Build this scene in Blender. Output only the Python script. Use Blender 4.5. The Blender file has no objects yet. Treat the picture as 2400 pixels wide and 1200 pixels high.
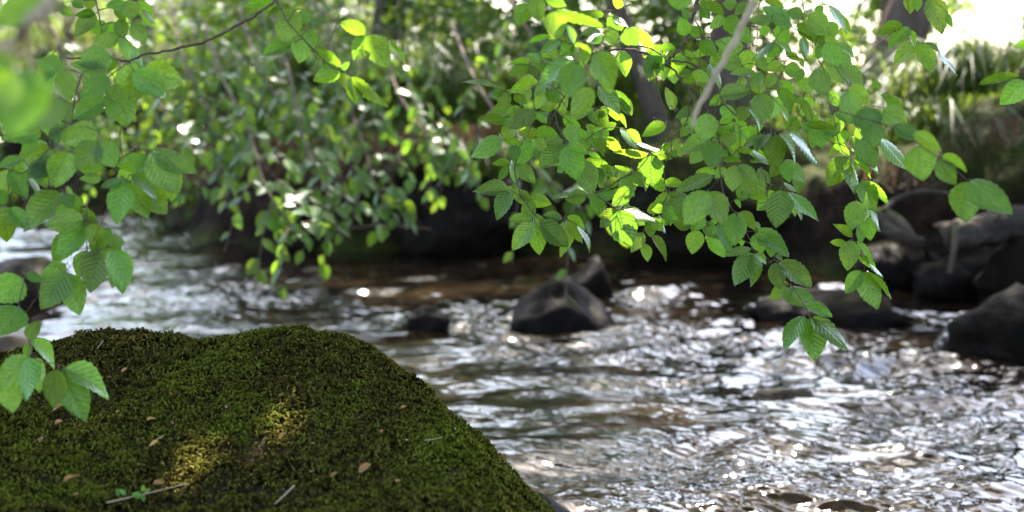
import bpy, math, random
import numpy as np
from mathutils import Vector, Matrix

random.seed(7)
rng = np.random.default_rng(7)
sc = bpy.context.scene
col = sc.collection
R = math.radians

# ------------------------------------------------------------------ camera
CAM = np.array((0.0, 0.0, 1.0))
PITCH = R(6.5)
cd = bpy.data.cameras.new('camera'); cam = bpy.data.objects.new('camera', cd); col.objects.link(cam)
cam.location = CAM; cam.rotation_euler = (R(90) - PITCH, 0, 0)
cd.sensor_width = 36; cd.lens = 50; cd.clip_start = .05; cd.clip_end = 2000
cd.dof.use_dof = True; cd.dof.focus_distance = 2.62; cd.dof.aperture_fstop = 3.2; cd.dof.aperture_blades = 0
sc.camera = cam
FWD = np.array((0, math.cos(PITCH), -math.sin(PITCH)))
UPV = np.array((0, math.sin(PITCH), math.cos(PITCH)))
RGT = np.array((1.0, 0, 0))
FPX = 50 / 36 * 2400

def at(u, v, d):
    "point seen at photo pixel (u, v), d metres in front of the camera"
    return CAM + (FWD + RGT * (u - 1200) / FPX + UPV * (600 - v) / FPX) * d
def on_z(u, v, z=0.0):
    r = FWD + RGT * (u - 1200) / FPX + UPV * (600 - v) / FPX
    return CAM + r * ((z - CAM[2]) / r[2])

# ------------------------------------------------------------------ light
SUN_EL, SUN_AZ = R(50), R(8)
SUN = np.array((math.sin(SUN_AZ) * math.cos(SUN_EL), math.cos(SUN_AZ) * math.cos(SUN_EL), math.sin(SUN_EL)))
w = bpy.data.worlds.new('World'); sc.world = w; w.use_nodes = True
nt = w.node_tree; nt.nodes.clear()
sky = nt.nodes.new('ShaderNodeTexSky'); sky.sky_type = 'NISHITA'; sky.sun_disc = False
sky.sun_elevation = SUN_EL; sky.sun_rotation = SUN_AZ
sky.air_density = 1.0; sky.dust_density = 1.8; sky.ozone_density = 1.0
bg = nt.nodes.new('ShaderNodeBackground'); bg.inputs[1].default_value = 0.15
out = nt.nodes.new('ShaderNodeOutputWorld')
nt.links.new(sky.outputs[0], bg.inputs[0]); nt.links.new(bg.outputs[0], out.inputs[0])
sl = bpy.data.lights.new('sun', 'SUN'); so = bpy.data.objects.new('sun', sl); col.objects.link(so)
sl.energy = 5.0; sl.angle = R(0.53); sl.color = (1.0, .93, .82)
so.rotation_euler = Vector(-SUN).to_track_quat('-Z', 'Y').to_euler(); so.location = (0, 10, 12)
sc.view_settings.view_transform = 'Standard'; sc.view_settings.look = 'None'
sc.view_settings.gamma = 1; sc.view_settings.use_curve_mapping = False
sc.view_settings.exposure = 2.95
cy = sc.cycles
cy.max_bounces = 8; cy.diffuse_bounces = 3; cy.glossy_bounces = 3; cy.transmission_bounces = 4
cy.sample_clamp_indirect = 4; cy.sample_clamp_direct = 0
cy.use_denoising = True; cy.caustics_reflective = False; cy.caustics_refractive = False

# ------------------------------------------------------------------ small helpers
def mesh_np(name, v, f, mat, smooth=False, attrs=None, uv=None):
    "v (n,3), f (m,k) all faces with k corners"
    me = bpy.data.meshes.new(name)
    v = np.asarray(v, np.float32); f = np.asarray(f, np.int32)
    k = f.shape[1]
    me.vertices.add(len(v)); me.vertices.foreach_set('co', v.ravel())
    me.loops.add(f.size); me.loops.foreach_set('vertex_index', f.ravel())
    me.polygons.add(len(f)); me.polygons.foreach_set('loop_start', np.arange(len(f), dtype=np.int32) * k)
    if smooth: me.polygons.foreach_set('use_smooth', np.ones(len(f), bool))
    me.update(calc_edges=True); me.validate()
    if attrs:
        for n, a in attrs.items():
            at_ = me.attributes.new(n, 'FLOAT', 'POINT'); at_.data.foreach_set('value', np.asarray(a, np.float32))
    if uv is not None:
        l = me.uv_layers.new(name='uv'); l.data.foreach_set('uv', np.asarray(uv, np.float32)[f.ravel()].ravel())
    if mat: me.materials.append(mat)
    return me

def link(name, me, parent=None, loc=None):
    o = bpy.data.objects.new(name, me); col.objects.link(o)
    if loc is not None: o.location = loc
    if parent is not None: o.parent = parent
    return o
def tag(o, label, cat, group=None):
    o['label'] = label; o['category'] = cat
    if group: o['group'] = group
    return o
def thing(name, loc, label, cat, group=None):
    return tag(link(name, None, None, loc), label, cat, group)
def structure(o): o['kind'] = 'structure'; return o
def stuff(o): o['kind'] = 'stuff'; return o

class MB:
    "collects quads"
    def __init__(s): s.v = []; s.f = []; s.n = 0
    def add(s, v, f):
        s.v.append(np.asarray(v, float)); s.f.append(np.asarray(f, int) + s.n); s.n += len(v)
    def tube(s, pts, r0, r1=None, sides=6, wob=0.0):
        P = np.asarray(pts, float); n = len(P)
        r1 = r0 if r1 is None else r1
        rad = np.linspace(r0, r1, n) if np.isscalar(r0) else np.asarray(r0)
        T = np.gradient(P, axis=0); T /= np.linalg.norm(T, axis=1)[:, None] + 1e-9
        ref = np.array((.31, .17, .93)); ref2 = np.array((1., 0, 0))
        A = np.cross(T, np.where(np.abs(T @ ref)[:, None] > .9, ref2, ref)); A /= np.linalg.norm(A, axis=1)[:, None]
        B = np.cross(T, A)
        th = np.arange(sides) / sides * 2 * math.pi
        rr = rad[:, None] * (1 + wob * rng.uniform(-1, 1, (n, sides)))
        V = P[:, None] + rr[..., None] * (np.cos(th)[None, :, None] * A[:, None] + np.sin(th)[None, :, None] * B[:, None])
        i = np.arange(n - 1)[:, None] * sides; j = np.arange(sides)[None]; k = (j + 1) % sides
        F = np.stack([i + j, i + k, i + sides + k, i + sides + j], -1).reshape(-1, 4)
        V = V.reshape(-1, 3)
        caps = [[a, b, c, d] for a, b, c, d in ([0, 1, 2, sides - 1], [2, 3, min(4, sides - 1), sides - 1])] if sides >= 5 else []
        end = (n - 1) * sides
        F = np.vstack([F] + ([np.array(caps)[:, ::-1], np.array(caps) + end] if caps and sides == 6 else []))
        if sides == 6:  # proper caps for a hexagon: two quads each
            pass
        s.add(V, F)
    def build(s, name, mat, parent=None, loc=None, smooth=True, off=None):
        v = np.vstack(s.v); f = np.vstack(s.f)
        if off is not None: v = v - np.asarray(off)
        return link(name, mesh_np(name, v, f, mat, smooth), parent, loc)

def smooth_poly(pts, n):
    "Catmull-Rom through the points"
    P = np.asarray(pts, float)
    if len(P) == 2: return P[0] + (P[1] - P[0]) * np.linspace(0, 1, n)[:, None]
    Q = np.vstack([2 * P[0] - P[1], P, 2 * P[-1] - P[-2]])
    t = np.linspace(0, len(P) - 1 - 1e-6, n); i = t.astype(int); u = (t - i)[:, None]
    a, b, c, d = Q[i], Q[i + 1], Q[i + 2], Q[i + 3]
    return .5 * (2 * b + (c - a) * u + (2 * a - 5 * b + 4 * c - d) * u ** 2 + (3 * b - a - 3 * c + d) * u ** 3)

# value noise
_tab = rng.uniform(-1, 1, (64, 64, 64)).astype(np.float32)
def vnoise(p, oct=1, gain=.5):
    p = np.asarray(p, float); tot = np.zeros(p.shape[:-1]); a = 1.0
    for o in range(oct):
        q = p * 2.03 ** o + o * 17.3; i = np.floor(q).astype(int); f = q - i; f = f * f * (3 - 2 * f); i &= 63; j = (i + 1) & 63
        def g(x, y, z): return _tab[x, y, z]
        x0, y0, z0 = i[..., 0], i[..., 1], i[..., 2]; x1, y1, z1 = j[..., 0], j[..., 1], j[..., 2]
        fx, fy, fz = f[..., 0], f[..., 1], f[..., 2]
        c00 = g(x0, y0, z0) * (1 - fx) + g(x1, y0, z0) * fx; c10 = g(x0, y1, z0) * (1 - fx) + g(x1, y1, z0) * fx
        c01 = g(x0, y0, z1) * (1 - fx) + g(x1, y0, z1) * fx; c11 = g(x0, y1, z1) * (1 - fx) + g(x1, y1, z1) * fx
        tot += a * ((c00 * (1 - fy) + c10 * fy) * (1 - fz) + (c01 * (1 - fy) + c11 * fy) * fz); a *= gain
    return tot
def n2(x, y, s, oct=3, off=0.0):
    return vnoise(np.stack([x * s + off, y * s + off * .7, np.full_like(x, off + .5)], -1), oct)
def sstep(a, b, x):
    t = np.clip((x - a) / (b - a), 0, 1); return t * t * (3 - 2 * t)
def grid_faces(ny, nx):
    i = np.arange(ny - 1)[:, None] * nx; j = np.arange(nx - 1)[None]
    a = i + j
    return np.stack([a, a + 1, a + nx + 1, a + nx], -1).reshape(-1, 4)

# ------------------------------------------------------------------ materials
def mat_new(name):
    m = bpy.data.materials.new(name); m.use_nodes = True; t = m.node_tree; t.nodes.clear()
    o = t.nodes.new('ShaderNodeOutputMaterial')
    def N(kind, **kw):
        n = t.nodes.new('ShaderNode' + kind)
        for k, v in kw.items():
            if k.startswith('i_'):
                key = k[2:]; key = int(key) if key.isdigit() else key
                n.inputs[key].default_value = v
            else: setattr(n, k, v)
        return n
    return m, t, N, t.links.new, o
def ramp(N, stops):
    r = N('ValToRGB'); e = r.color_ramp.elements
    while len(e) < len(stops): e.new(.5)
    for x, (p, c) in zip(e, stops): x.position = p; x.color = (*c, 1)
    return r
def math_(N, L, op, a, b=None, c=None):
    n = N('Math', operation=op)
    for i, x in enumerate((a, b, c)):
        if x is None: continue
        if isinstance(x, (int, float)): n.inputs[i].default_value = x
        else: L(x, n.inputs[i])
    return n.outputs[0]

def sheen(N, L, lo, hi, normal=None):
    "two-sided reflectance: rises towards grazing, the same on both faces"
    lw = N('LayerWeight', i_Blend=.5)
    if normal is not None: L(normal, lw.inputs['Normal'])
    return math_(N, L, 'MULTIPLY_ADD', math_(N, L, 'POWER', lw.outputs['Facing'], 3.5), hi, lo)
def leaf_material(name, dif, tra, island, veins=False, gloss=.38, var=1.0, spec=1.0):
    m, t, N, L, o = mat_new(name)
    if island: rnd = N('NewGeometry').outputs['Random Per Island']
    else: rnd = N('ObjectInfo').outputs['Random']
    hs = N('HueSaturation'); hs2 = N('HueSaturation')
    h = math_(N, L, 'MULTIPLY_ADD', rnd, .034 * var, .5 - .013 * var)
    v = math_(N, L, 'MULTIPLY_ADD', math_(N, L, 'FRACT', math_(N, L, 'MULTIPLY', rnd, 7.31)), .7 * var, 1 - .35 * var)
    dc, tc = N('RGB'), N('RGB'); dc.outputs[0].default_value = (*dif, 1); tc.outputs[0].default_value = (*tra, 1)
    dcol, tcol = dc.outputs[0], tc.outputs[0]
    bump = None
    if veins:
        uv = N('UVMap'); sp = N('SeparateXYZ'); L(uv.outputs[0], sp.inputs[0])
        ax = math_(N, L, 'ABSOLUTE', math_(N, L, 'SUBTRACT', sp.outputs[0], .5))
        ph = math_(N, L, 'MULTIPLY', math_(N, L, 'SUBTRACT', sp.outputs[1], math_(N, L, 'MULTIPLY', ax, .5)), 9.0)
        tri = math_(N, L, 'ABSOLUTE', math_(N, L, 'SUBTRACT', math_(N, L, 'FRACT', ph), .5))       # 0 at vein
        lat = N('MapRange'); L(tri, lat.inputs[0]); lat.inputs[1].default_value = .0; lat.inputs[2].default_value = .13; lat.inputs[3].default_value = 1; lat.inputs[4].default_value = 0
        mid = N('MapRange'); L(ax, mid.inputs[0]); mid.inputs[1].default_value = .008; mid.inputs[2].default_value = .03; mid.inputs[3].default_value = 1; mid.inputs[4].default_value = 0
        vn = math_(N, L, 'MAXIMUM', math_(N, L, 'MULTIPLY', lat.outputs[0], .65), mid.outputs[0])
        nz = N('TexNoise', i_Scale=9.0, i_Detail=4.0); tcn = N('TexCoord'); L(tcn.outputs['Object'], nz.inputs['Vector'])
        sn = N('TexNoise', i_Scale=5.0, i_Detail=5.0); cm = N('CombineXYZ')
        L(rnd, cm.inputs[2]); va = N('VectorMath', operation='MULTIPLY_ADD'); L(cm.outputs[0], va.inputs[0]); va.inputs[1].default_value = (0, 0, 90); L(tcn.outputs['Object'], va.inputs[2]); L(va.outputs[0], sn.inputs['Vector'])
        spot = N('MapRange'); L(sn.outputs[0], spot.inputs[0]); spot.inputs[1].default_value = .68; spot.inputs[2].default_value = .73
        def mixv(c, pale, dark):
            mx = N('MixRGB'); L(vn, mx.inputs[0]); L(c, mx.inputs[1]); mx.inputs[2].default_value = (*pale, 1)
            m2 = N('MixRGB', blend_type='MULTIPLY'); m2.inputs[0].default_value = 1; L(mx.outputs[0], m2.inputs[1])
            rr = ramp(N, [(.3, (.72, .74, .7)), (.7, (1.15, 1.12, 1.1))]); L(nz.outputs[0], rr.inputs[0]); L(rr.outputs[0], m2.inputs[2])
            m3 = N('MixRGB'); L(math_(N, L, 'MULTIPLY', spot.outputs[0], .8), m3.inputs[0]); L(m2.outputs[0], m3.inputs[1]); m3.inputs[2].default_value = (.09, .05, .015, 1)
            return m3.outputs[0]
        dcol = mixv(dcol, tuple(min(1, c * 1.9 + .02) for c in dif), None)
        tcol = mixv(tcol, tuple(c * .5 for c in tra), None)
        bump = N('Bump', i_Strength=.7, i_Distance=.0015); 
        L(math_(N, L, 'SUBTRACT', tri, math_(N, L, 'MULTIPLY', mid.outputs[0], .6)), bump.inputs['Height'])
    for hh, cc in ((hs, dcol), (hs2, tcol)):
        L(h, hh.inputs['Hue']); L(v, hh.inputs['Value']); L(cc, hh.inputs['Color'])
    d = N('BsdfDiffuse'); L(hs.outputs[0], d.inputs[0])
    tr = N('BsdfTranslucent'); L(hs2.outputs[0], tr.inputs[0])
    add = N('AddShader'); L(d.outputs[0], add.inputs[0]); L(tr.outputs[0], add.inputs[1])
    gl = N('BsdfGlossy', i_Roughness=gloss); gl.inputs[0].default_value = (1, 1, 1, 1)
    fr_ = sheen(N, L, .022 * spec, .45 * spec, bump.outputs[0] if bump else None)
    if bump:
        for x in (d, tr, gl): L(bump.outputs[0], x.inputs['Normal'])
    mx = N('MixShader'); L(fr_, mx.inputs[0]); L(add.outputs[0], mx.inputs[1]); L(gl.outputs[0], mx.inputs[2])
    L(mx.outputs[0], o.inputs[0])
    return m

def noise_material(name, stops, scale, rough=.8, bump=.5, bdist=.01, detail=6.0, stretch=(1, 1, 1), top=None, rough2=None):
    "noise-coloured surface; top = (colour stops, z threshold) adds growth on upward faces"
    m, t, N, L, o = mat_new(name)
    tc = N('NewGeometry'); mp = N('Mapping'); mp.inputs['Scale'].default_value = stretch
    tco = N('TexCoord'); L(tco.outputs['Object'], mp.inputs[0])
    nz = N('TexNoise', i_Scale=scale, i_Detail=detail, i_Roughness=.62); L(mp.outputs[0], nz.inputs['Vector'])
    nf = N('TexNoise', i_Scale=scale * 7, i_Detail=4.0); L(mp.outputs[0], nf.inputs['Vector'])
    mixn = math_(N, L, 'MULTIPLY_ADD', nf.outputs[0], .35, math_(N, L, 'MULTIPLY', nz.outputs[0], .65))
    r = ramp(N, stops); L(mixn, r.inputs[0]); c = r.outputs[0]
    p = N('BsdfPrincipled', i_Roughness=rough); p.inputs['Specular IOR Level'].default_value = .035
    if top:
        tstops, lo, hi = top
        sp = N('SeparateXYZ'); L(tc.outputs['Normal'], sp.inputs[0])
        ns = N('TexNoise', i_Scale=scale * .6, i_Detail=3.0); L(mp.outputs[0], ns.inputs['Vector'])
        k = math_(N, L, 'ADD', sp.outputs[2], math_(N, L, 'MULTIPLY_ADD', ns.outputs[0], .9, -.45))
        mr = N('MapRange'); L(k, mr.inputs[0]); mr.inputs[1].default_value = lo; mr.inputs[2].default_value = hi
        r2 = ramp(N, tstops); L(mixn, r2.inputs[0])
        mx = N('MixRGB'); L(mr.outputs[0], mx.inputs[0]); L(c, mx.inputs[1]); L(r2.outputs[0], mx.inputs[2]); c = mx.outputs[0]
        rr = math_(N, L, 'MULTIPLY_ADD', mr.outputs[0], .9 - rough, rough); L(rr, p.inputs['Roughness'])
    L(c, p.inputs['Base Color'])
    b = N('Bump', i_Strength=bump, i_Distance=bdist); L(mixn, b.inputs['Height']); L(b.outputs[0], p.inputs['Normal'])
    L(p.outputs[0], o.inputs[0])
    return m

M = {}
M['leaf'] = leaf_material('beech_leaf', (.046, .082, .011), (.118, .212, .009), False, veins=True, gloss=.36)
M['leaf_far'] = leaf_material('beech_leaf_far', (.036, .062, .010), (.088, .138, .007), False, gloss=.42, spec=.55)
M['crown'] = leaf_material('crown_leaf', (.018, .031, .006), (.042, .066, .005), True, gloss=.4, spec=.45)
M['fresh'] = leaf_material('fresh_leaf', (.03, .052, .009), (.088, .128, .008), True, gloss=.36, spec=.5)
M['grass'] = leaf_material('grass_blade', (.026, .04, .007), (.06, .082, .007), True, gloss=.5, spec=.25)
M['straw'] = leaf_material('dry_stem', (.075, .042, .026), (.04, .02, .01), True, gloss=.6, var=.8, spec=.2)
M['dead'] = leaf_material('dead_leaf', (.26, .11, .035), (.12, .05, .01), False, gloss=.5, var=1.0)
M['twig'] = noise_material('twig_bark', [(.3, (.055, .036, .026)), (.7, (.16, .11, .08))], 60, .7, .4, .001)
M['twig_pale'] = noise_material('pale_twig_bark', [(.3, (.26, .19, .12)), (.7, (.46, .35, .24))], 40, .7, .4, .001)
M['bark'] = noise_material('tree_bark', [(.25, (.035, .024, .018)), (.5, (.085, .06, .045)), (.75, (.16, .12, .09))], 9, .85, .9, .02, stretch=(1, 1, .25),
                           top=([(.3, (.03, .04, .01)), (.7, (.07, .09, .02))], .45, .8))
M['log'] = noise_material('log_bark', [(.3, (.014, .010, .007)), (.5, (.05, .037, .029)), (.72, (.14, .108, .088))], 16, .9, 1.0, .02, stretch=(.25, 1, 1))
M['rock'] = noise_material('wet_rock', [(.3, (.003, .002, .0014)), (.55, (.009, .006, .0042)), (.75, (.026, .018, .013))], 9, .55, 1.0, .02,
                           top=([(.35, (.010, .008, .003)), (.65, (.032, .026, .010))], .8, 1.05))
M['rock_moss'] = noise_material('mossy_rock', [(.3, (.006, .004, .003)), (.55, (.014, .010, .007)), (.75, (.028, .021, .014))], 6, .6, .8, .015,
                           top=([(.3, (.014, .014, .004)), (.5, (.035, .036, .007)), (.7, (.085, .09, .012))], .05, .75))
M['soil'] = noise_material('bank_soil', [(.3, (.004, .0025, .002)), (.5, (.012, .0075, .005)), (.62, (.03, .018, .011)), (.8, (.05, .032, .02))], 5, .95, 1.0, .05,
                           top=([(.3, (.010, .011, .003)), (.55, (.03, .035, .007)), (.75, (.055, .06, .012))], .45, .95))

# ------------------------------------------------------------------ ground
BANK = np.array([(-40, 19), (-14, 16.5), (-4.6, 14.2), (-3.3, 12.6), (-2.5, 10.8), (-2.0, 9.6), (-1.2, 9.25), (-.4, 9.2), (.8, 8.9), (1.7, 8.3), (2.3, 7.5),
                 (2.6, 6.5), (2.65, 5.6), (2.75, 4.8), (3.0, 3.4), (3.6, 1.5), (5, -3), (8, -20)], float)
def bank_dist(x, y):
    P = np.stack([x.ravel(), y.ravel()], -1); best = np.full(len(P), 1e9)
    for a, b in zip(BANK[:-1], BANK[1:]):
        ab = b - a; t = np.clip(((P - a) @ ab) / (ab @ ab), 0, 1)
        best = np.minimum(best, np.linalg.norm(P - a - t[:, None] * ab, axis=1))
    poly = np.vstack([BANK, [(900, -20), (900, 1500), (-900, 1500), (-900, 19)]])
    ins = np.zeros(len(P), bool); j = len(poly) - 1
    for i in range(len(poly)):
        xi, yi = poly[i]; xj, yj = poly[j]
        c = ((yi > P[:, 1]) != (yj > P[:, 1])) & (P[:, 0] < (xj - xi) * (P[:, 1] - yi) / (yj - yi + 1e-12) + xi)
        ins ^= c; j = i
    return np.where(ins, best, -best).reshape(x.shape)
def ground_z(x, y):
    x = np.asarray(x, float); y = np.asarray(y, float)
    s = bank_dist(x, y) + .22 * n2(x, y, 1.1, 3, 3.0)
    z = -.45 + .45 * sstep(-.6, 0, s) + .50 * sstep(-.02, .32, s) + .34 * sstep(.2, 1.5, s) + .10 * sstep(1.5, 4, s)
    land = sstep(0, .4, s)
    z += land * (.10 * n2(x, y, 1.7, 4, 9.0) + .05 * n2(x, y, 5, 2, 5.0) * (s < 8))
    z += land * .20 * np.exp(-(((x - 3.2) / 1.1) ** 2 + ((y - 8.0) / 1.2) ** 2))
    slope = np.clip(y - 10.5, 0, 14) * .13 * sstep(2.2, -1.5, x) * land
    return z + slope + .035 * np.clip(y - 25, 0, 400) * land * sstep(3, -6, x)
gx = np.concatenate([-np.geomspace(700, 7.5, 26), np.linspace(-7, 7, 240), np.geomspace(7.5, 700, 26)])
gy = np.concatenate([np.linspace(-60, 2, 16), np.linspace(2.5, 17, 230), np.geomspace(17.5, 1200, 40)])
X, Y = np.meshgrid(gx, gy)
Z = ground_z(X, Y)
near_bank = sstep(-.3, -2.2, Y - .25 * np.abs(X + .6)) # rising shore behind the camera
Z = np.maximum(Z, -.45 + .9 * near_bank)
structure(link('ground', mesh_np('ground', np.stack([X, Y, Z], -1).reshape(-1, 3), grid_faces(len(gy), len(gx)), M['soil'], True)))

# ------------------------------------------------------------------ water
def spectrum(n, size, lo, hi, p, ang=None, spread=1.0, seed=1):
    g = np.random.default_rng(seed); k = np.fft.fftfreq(n, size / n)
    kx, ky = np.meshgrid(k, k); kk = np.hypot(kx, ky) + 1e-9
    a = kk ** -p * ((kk > 1 / hi) & (kk < 1 / lo))
    if ang is not None:
        c = (kx * math.cos(ang) + ky * math.sin(ang)) / kk; a = a * (spread + (1 - spread) * c * c)
    h = np.fft.ifft2(np.fft.fft2(g.standard_normal((n, n))) * a).real
    sl = np.hypot(*np.gradient(h, size / n)); return h / math.sqrt((sl ** 2).mean())
SZ, NN = 14.0, 2048
H1 = spectrum(NN, SZ, .12, .9, 2.0, R(-58), .25, 1)
H2 = spectrum(NN, SZ, .02, .095, 1.7, R(55), .16, 2)
H3 = spectrum(NN, SZ, .028, .07, 1.4, None, 1, 3)
def samp(H, x, y):
    fx = (x / SZ * NN) % NN; fy = (y / SZ * NN) % NN; ix = fx.astype(int); iy = fy.astype(int); a = fx - ix; b = fy - iy
    jx = (ix + 1) % NN; jy = (iy + 1) % NN
    return (H[iy, ix] * (1 - a) + H[iy, jx] * a) * (1 - b) + (H[jy, ix] * (1 - a) + H[jy, jx] * a) * b
ROCKS_IN_WATER = [(.25, 6.05, .28), (.62, 7.3, .22), (-.42, 6.15, .18), (1.85, 6.9, .45), (-1.9, 6.5, .5), (1.45, 5.0, .35), (.9, 3.7, .25)]
def water_h(x, y):
    wx = x + .25 * n2(x, y, .9, 2, 1.0); wy = y + .35 * n2(x, y, .8, 2, 4.0)
    s = bank_dist(x, y)
    amp = .42 + .58 * sstep(9.0, 7.0, y + .9 * n2(x, y, .6, 2, 11.0)); amp = np.where(x < -1.6, np.maximum(amp, .9 * sstep(-1.6, -2.1, x)), amp)
    amp *= .75 + .5 * n2(x, y, .7, 2, 21.0)
    ruf = sstep(-.55, .5, n2(x + .7 * y, y, .95, 3, 51.0))     # glassy tongues between rough water
    h = amp * (.17 * samp(H1, wx, wy) + (.07 + .19 * ruf) * samp(H2, wx, wy) + (.01 + .06 * ruf) * samp(H3, x, y))
    for rx, ry, rr in ROCKS_IN_WATER:      # water piles up in front of a stone and wakes behind it
        d = np.hypot((x - rx), (y - ry)); h += .018 * np.exp(-((d - rr * 1.15) / .09) ** 2) + .003 * np.sin(d * 41 + 2.5 * np.arctan2(y - ry, x - rx)) * np.exp(-((d - rr * 1.2) / .2) ** 2)
    return h
wu = np.linspace(-.62, .62, 700)
wy = np.concatenate([np.linspace(-3, 2.4, 14), np.geomspace(2.5, 15, 720), np.linspace(15.3, 40, 24)])
U, WY = np.meshgrid(wu, wy); WX = U * np.maximum(WY, 2.6) * 1.0
WZ = water_h(WX, WY)
m, t, N, L, o = mat_new('stream_water')
tcn = N('TexCoord'); nz = N('TexNoise', i_Scale=1.3, i_Detail=5.0); L(tcn.outputs['Object'], nz.inputs['Vector'])
r = ramp(N, [(.35, (.004, .0025, .0015)), (.58, (.009, .006, .0035)), (.75, (.03, .021, .009))]); L(nz.outputs[0], r.inputs[0])
p = N('BsdfPrincipled', i_Roughness=.05, i_IOR=1.33); L(r.outputs[0], p.inputs['Base Color'])
mp = N('Mapping'); mp.inputs['Scale'].default_value = (1.0, .8, 1); mp.inputs['Rotation'].default_value = (0, 0, R(25)); L(tcn.outputs['Object'], mp.inputs[0])
nb = N('TexNoise', i_Scale=34.0, i_Detail=3.0, i_Distortion=.4); L(mp.outputs[0], nb.inputs['Vector'])
b = N('Bump', i_Strength=.13, i_Distance=.012); L(nb.outputs[0], b.inputs['Height']); L(b.outputs[0], p.inputs['Normal'])
L(p.outputs[0], o.inputs[0]); M['water'] = m
structure(link('water', mesh_np('water', np.stack([WX, WY, WZ], -1).reshape(-1, 3), grid_faces(len(wy), len(wu)), M['water'], True)))

# ------------------------------------------------------------------ rocks
def ico(sub):
    import bmesh
    bm = bmesh.new(); bmesh.ops.create_icosphere(bm, subdivisions=sub, radius=1)
    v = np.array([x.co[:] for x in bm.verts]); f = np.array([[q.index for q in x.verts] for x in bm.faces]); bm.free(); return v, f
ICO4, ICO5 = ico(4), ico(5)
def rock(label, loc, dims, seed, mat='rock', cuts=7, rz=0.0, cut_d=.72, big=False, group=None, tops=()):
    g = np.random.default_rng(seed); v, f = ICO5 if big else ICO4; v = v.copy()
    for k in range(cuts):
        n = g.normal(size=3); n /= np.linalg.norm(n); d = cut_d + g.uniform(-.1, .16)
        e = v @ n - d; v = v - np.where(e > 0, e * .88, 0)[:, None] * n
    for n, d in tops:
        n = np.array(n, float); n /= np.linalg.norm(n); e = v @ n - d; v = v - np.where(e > 0, e * .92, 0)[:, None] * n
    nrm = v / np.linalg.norm(v, axis=1)[:, None]
    v = v + nrm * (.13 * vnoise(v * 1.7 + seed, 3) + .035 * vnoise(v * 6 + seed, 4, .6))[:, None]
    v = v / np.abs(v).max(0) * np.array(dims) / 2
    c, s = math.cos(rz), math.sin(rz); v = v @ np.array([(c, s, 0), (-s, c, 0), (0, 0, 1)])
    o = link('rock', mesh_np('rock', v, f, M[mat], True), None, loc)
    return tag(o, label, 'rock', group)
GR = 'stones along the stream'
rock('peaked dark grey stone standing in the middle of the stream', (*on_z(1320, 768)[:2], .02), (.46, .38, .44), 3, cuts=3, cut_d=.9, tops=[((.72, -.2, .8), .6), ((-.55, -.3, .8), .66)], group=GR)
rock('smaller grey stone just behind the peaked stone in the stream', (*on_z(1395, 690)[:2], .03), (.26, .3, .42), 8, cuts=5, tops=[((.9, 0, .5), .5), ((-.5, -.2, .8), .6)], group=GR)
rock('low round dark stone in white water left of the peaked stone', (*on_z(1002, 775)[:2], 0.0), (.2, .22, .22), 12, group=GR)
rock('broad low flat stone awash under the tip of the hanging branch', (*on_z(1950, 742)[:2], .0), (.78, .5, .25), 17, group=GR)
rock('sunken dark stone just breaking the surface right of centre in the near water', (*on_z(1870, 930)[:2], -.035), (.46, .26, .12), 91, group=GR)
rock('dark mossy-topped stone at the left edge behind the leaves', (*on_z(50, 705)[:2], -.02), (.62, .6, .46), 21, cuts=6, group=GR)
rock('low dark stone wedged behind the left end of the mossy boulder', (*on_z(20, 850)[:2], -.04), (.5, .4, .28), 24, group=GR)
rock('large rounded dark stone at the right edge of the water', (*on_z(2375, 822)[:2], .05), (.62, .6, .46), 31, cuts=5, group=GR)
rock('dark stone behind the large rounded stone at the right edge', (*on_z(2400, 740)[:2], .12), (.5, .5, .5), 35, group=GR)
rock('pale sunlit stone below the fallen log', (*on_z(2290, 690)[:2], .14), (.42, .4, .40), 38, tops=[((-.5, -.3, .8), .5)], group=GR)
rock('low stone at the foot of the pale sunlit stone', (*on_z(2230, 692)[:2], .03), (.42, .36, .30), 41, group=GR)
rock('dark stone at the water edge below the curved root', (*on_z(2080, 668)[:2], .05), (.5, .5, .36), 43, group=GR)
b_ = at(1720, 440, 8.3)
rock('big boulder with mossy top on the far bank behind the beech leaves', (b_[0], 8.75, .32), (1.5, 1.1, 1.12), 52, 'rock_moss', cuts=4, cut_d=.86, big=True, group=GR, tops=[((-.35, -.2, 1), .8)])
b_ = at(1080, 510, 8.8)
rock('dark smooth boulder undercut by the water in the middle of the far bank', (b_[0], 9.1, .2), (1.0, .8, .72), 57, 'rock', cuts=4, big=True, group=GR)
b_ = at(750, 540, 9.2)
rock('dark boulder in the bank shadow below the drooping leaves', (b_[0], 9.45, .12), (.9, .7, .62), 61, 'rock', group=GR)
rock('dark low ledge stone at the far left bend of the stream', (*on_z(430, 470)[:2], .1), (1.3, .7, .5), 66, group=GR)
rock('long dark stone in the far left shallows', (*on_z(180, 440)[:2], .05), (1.2, .6, .4), 71, group=GR)

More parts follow.
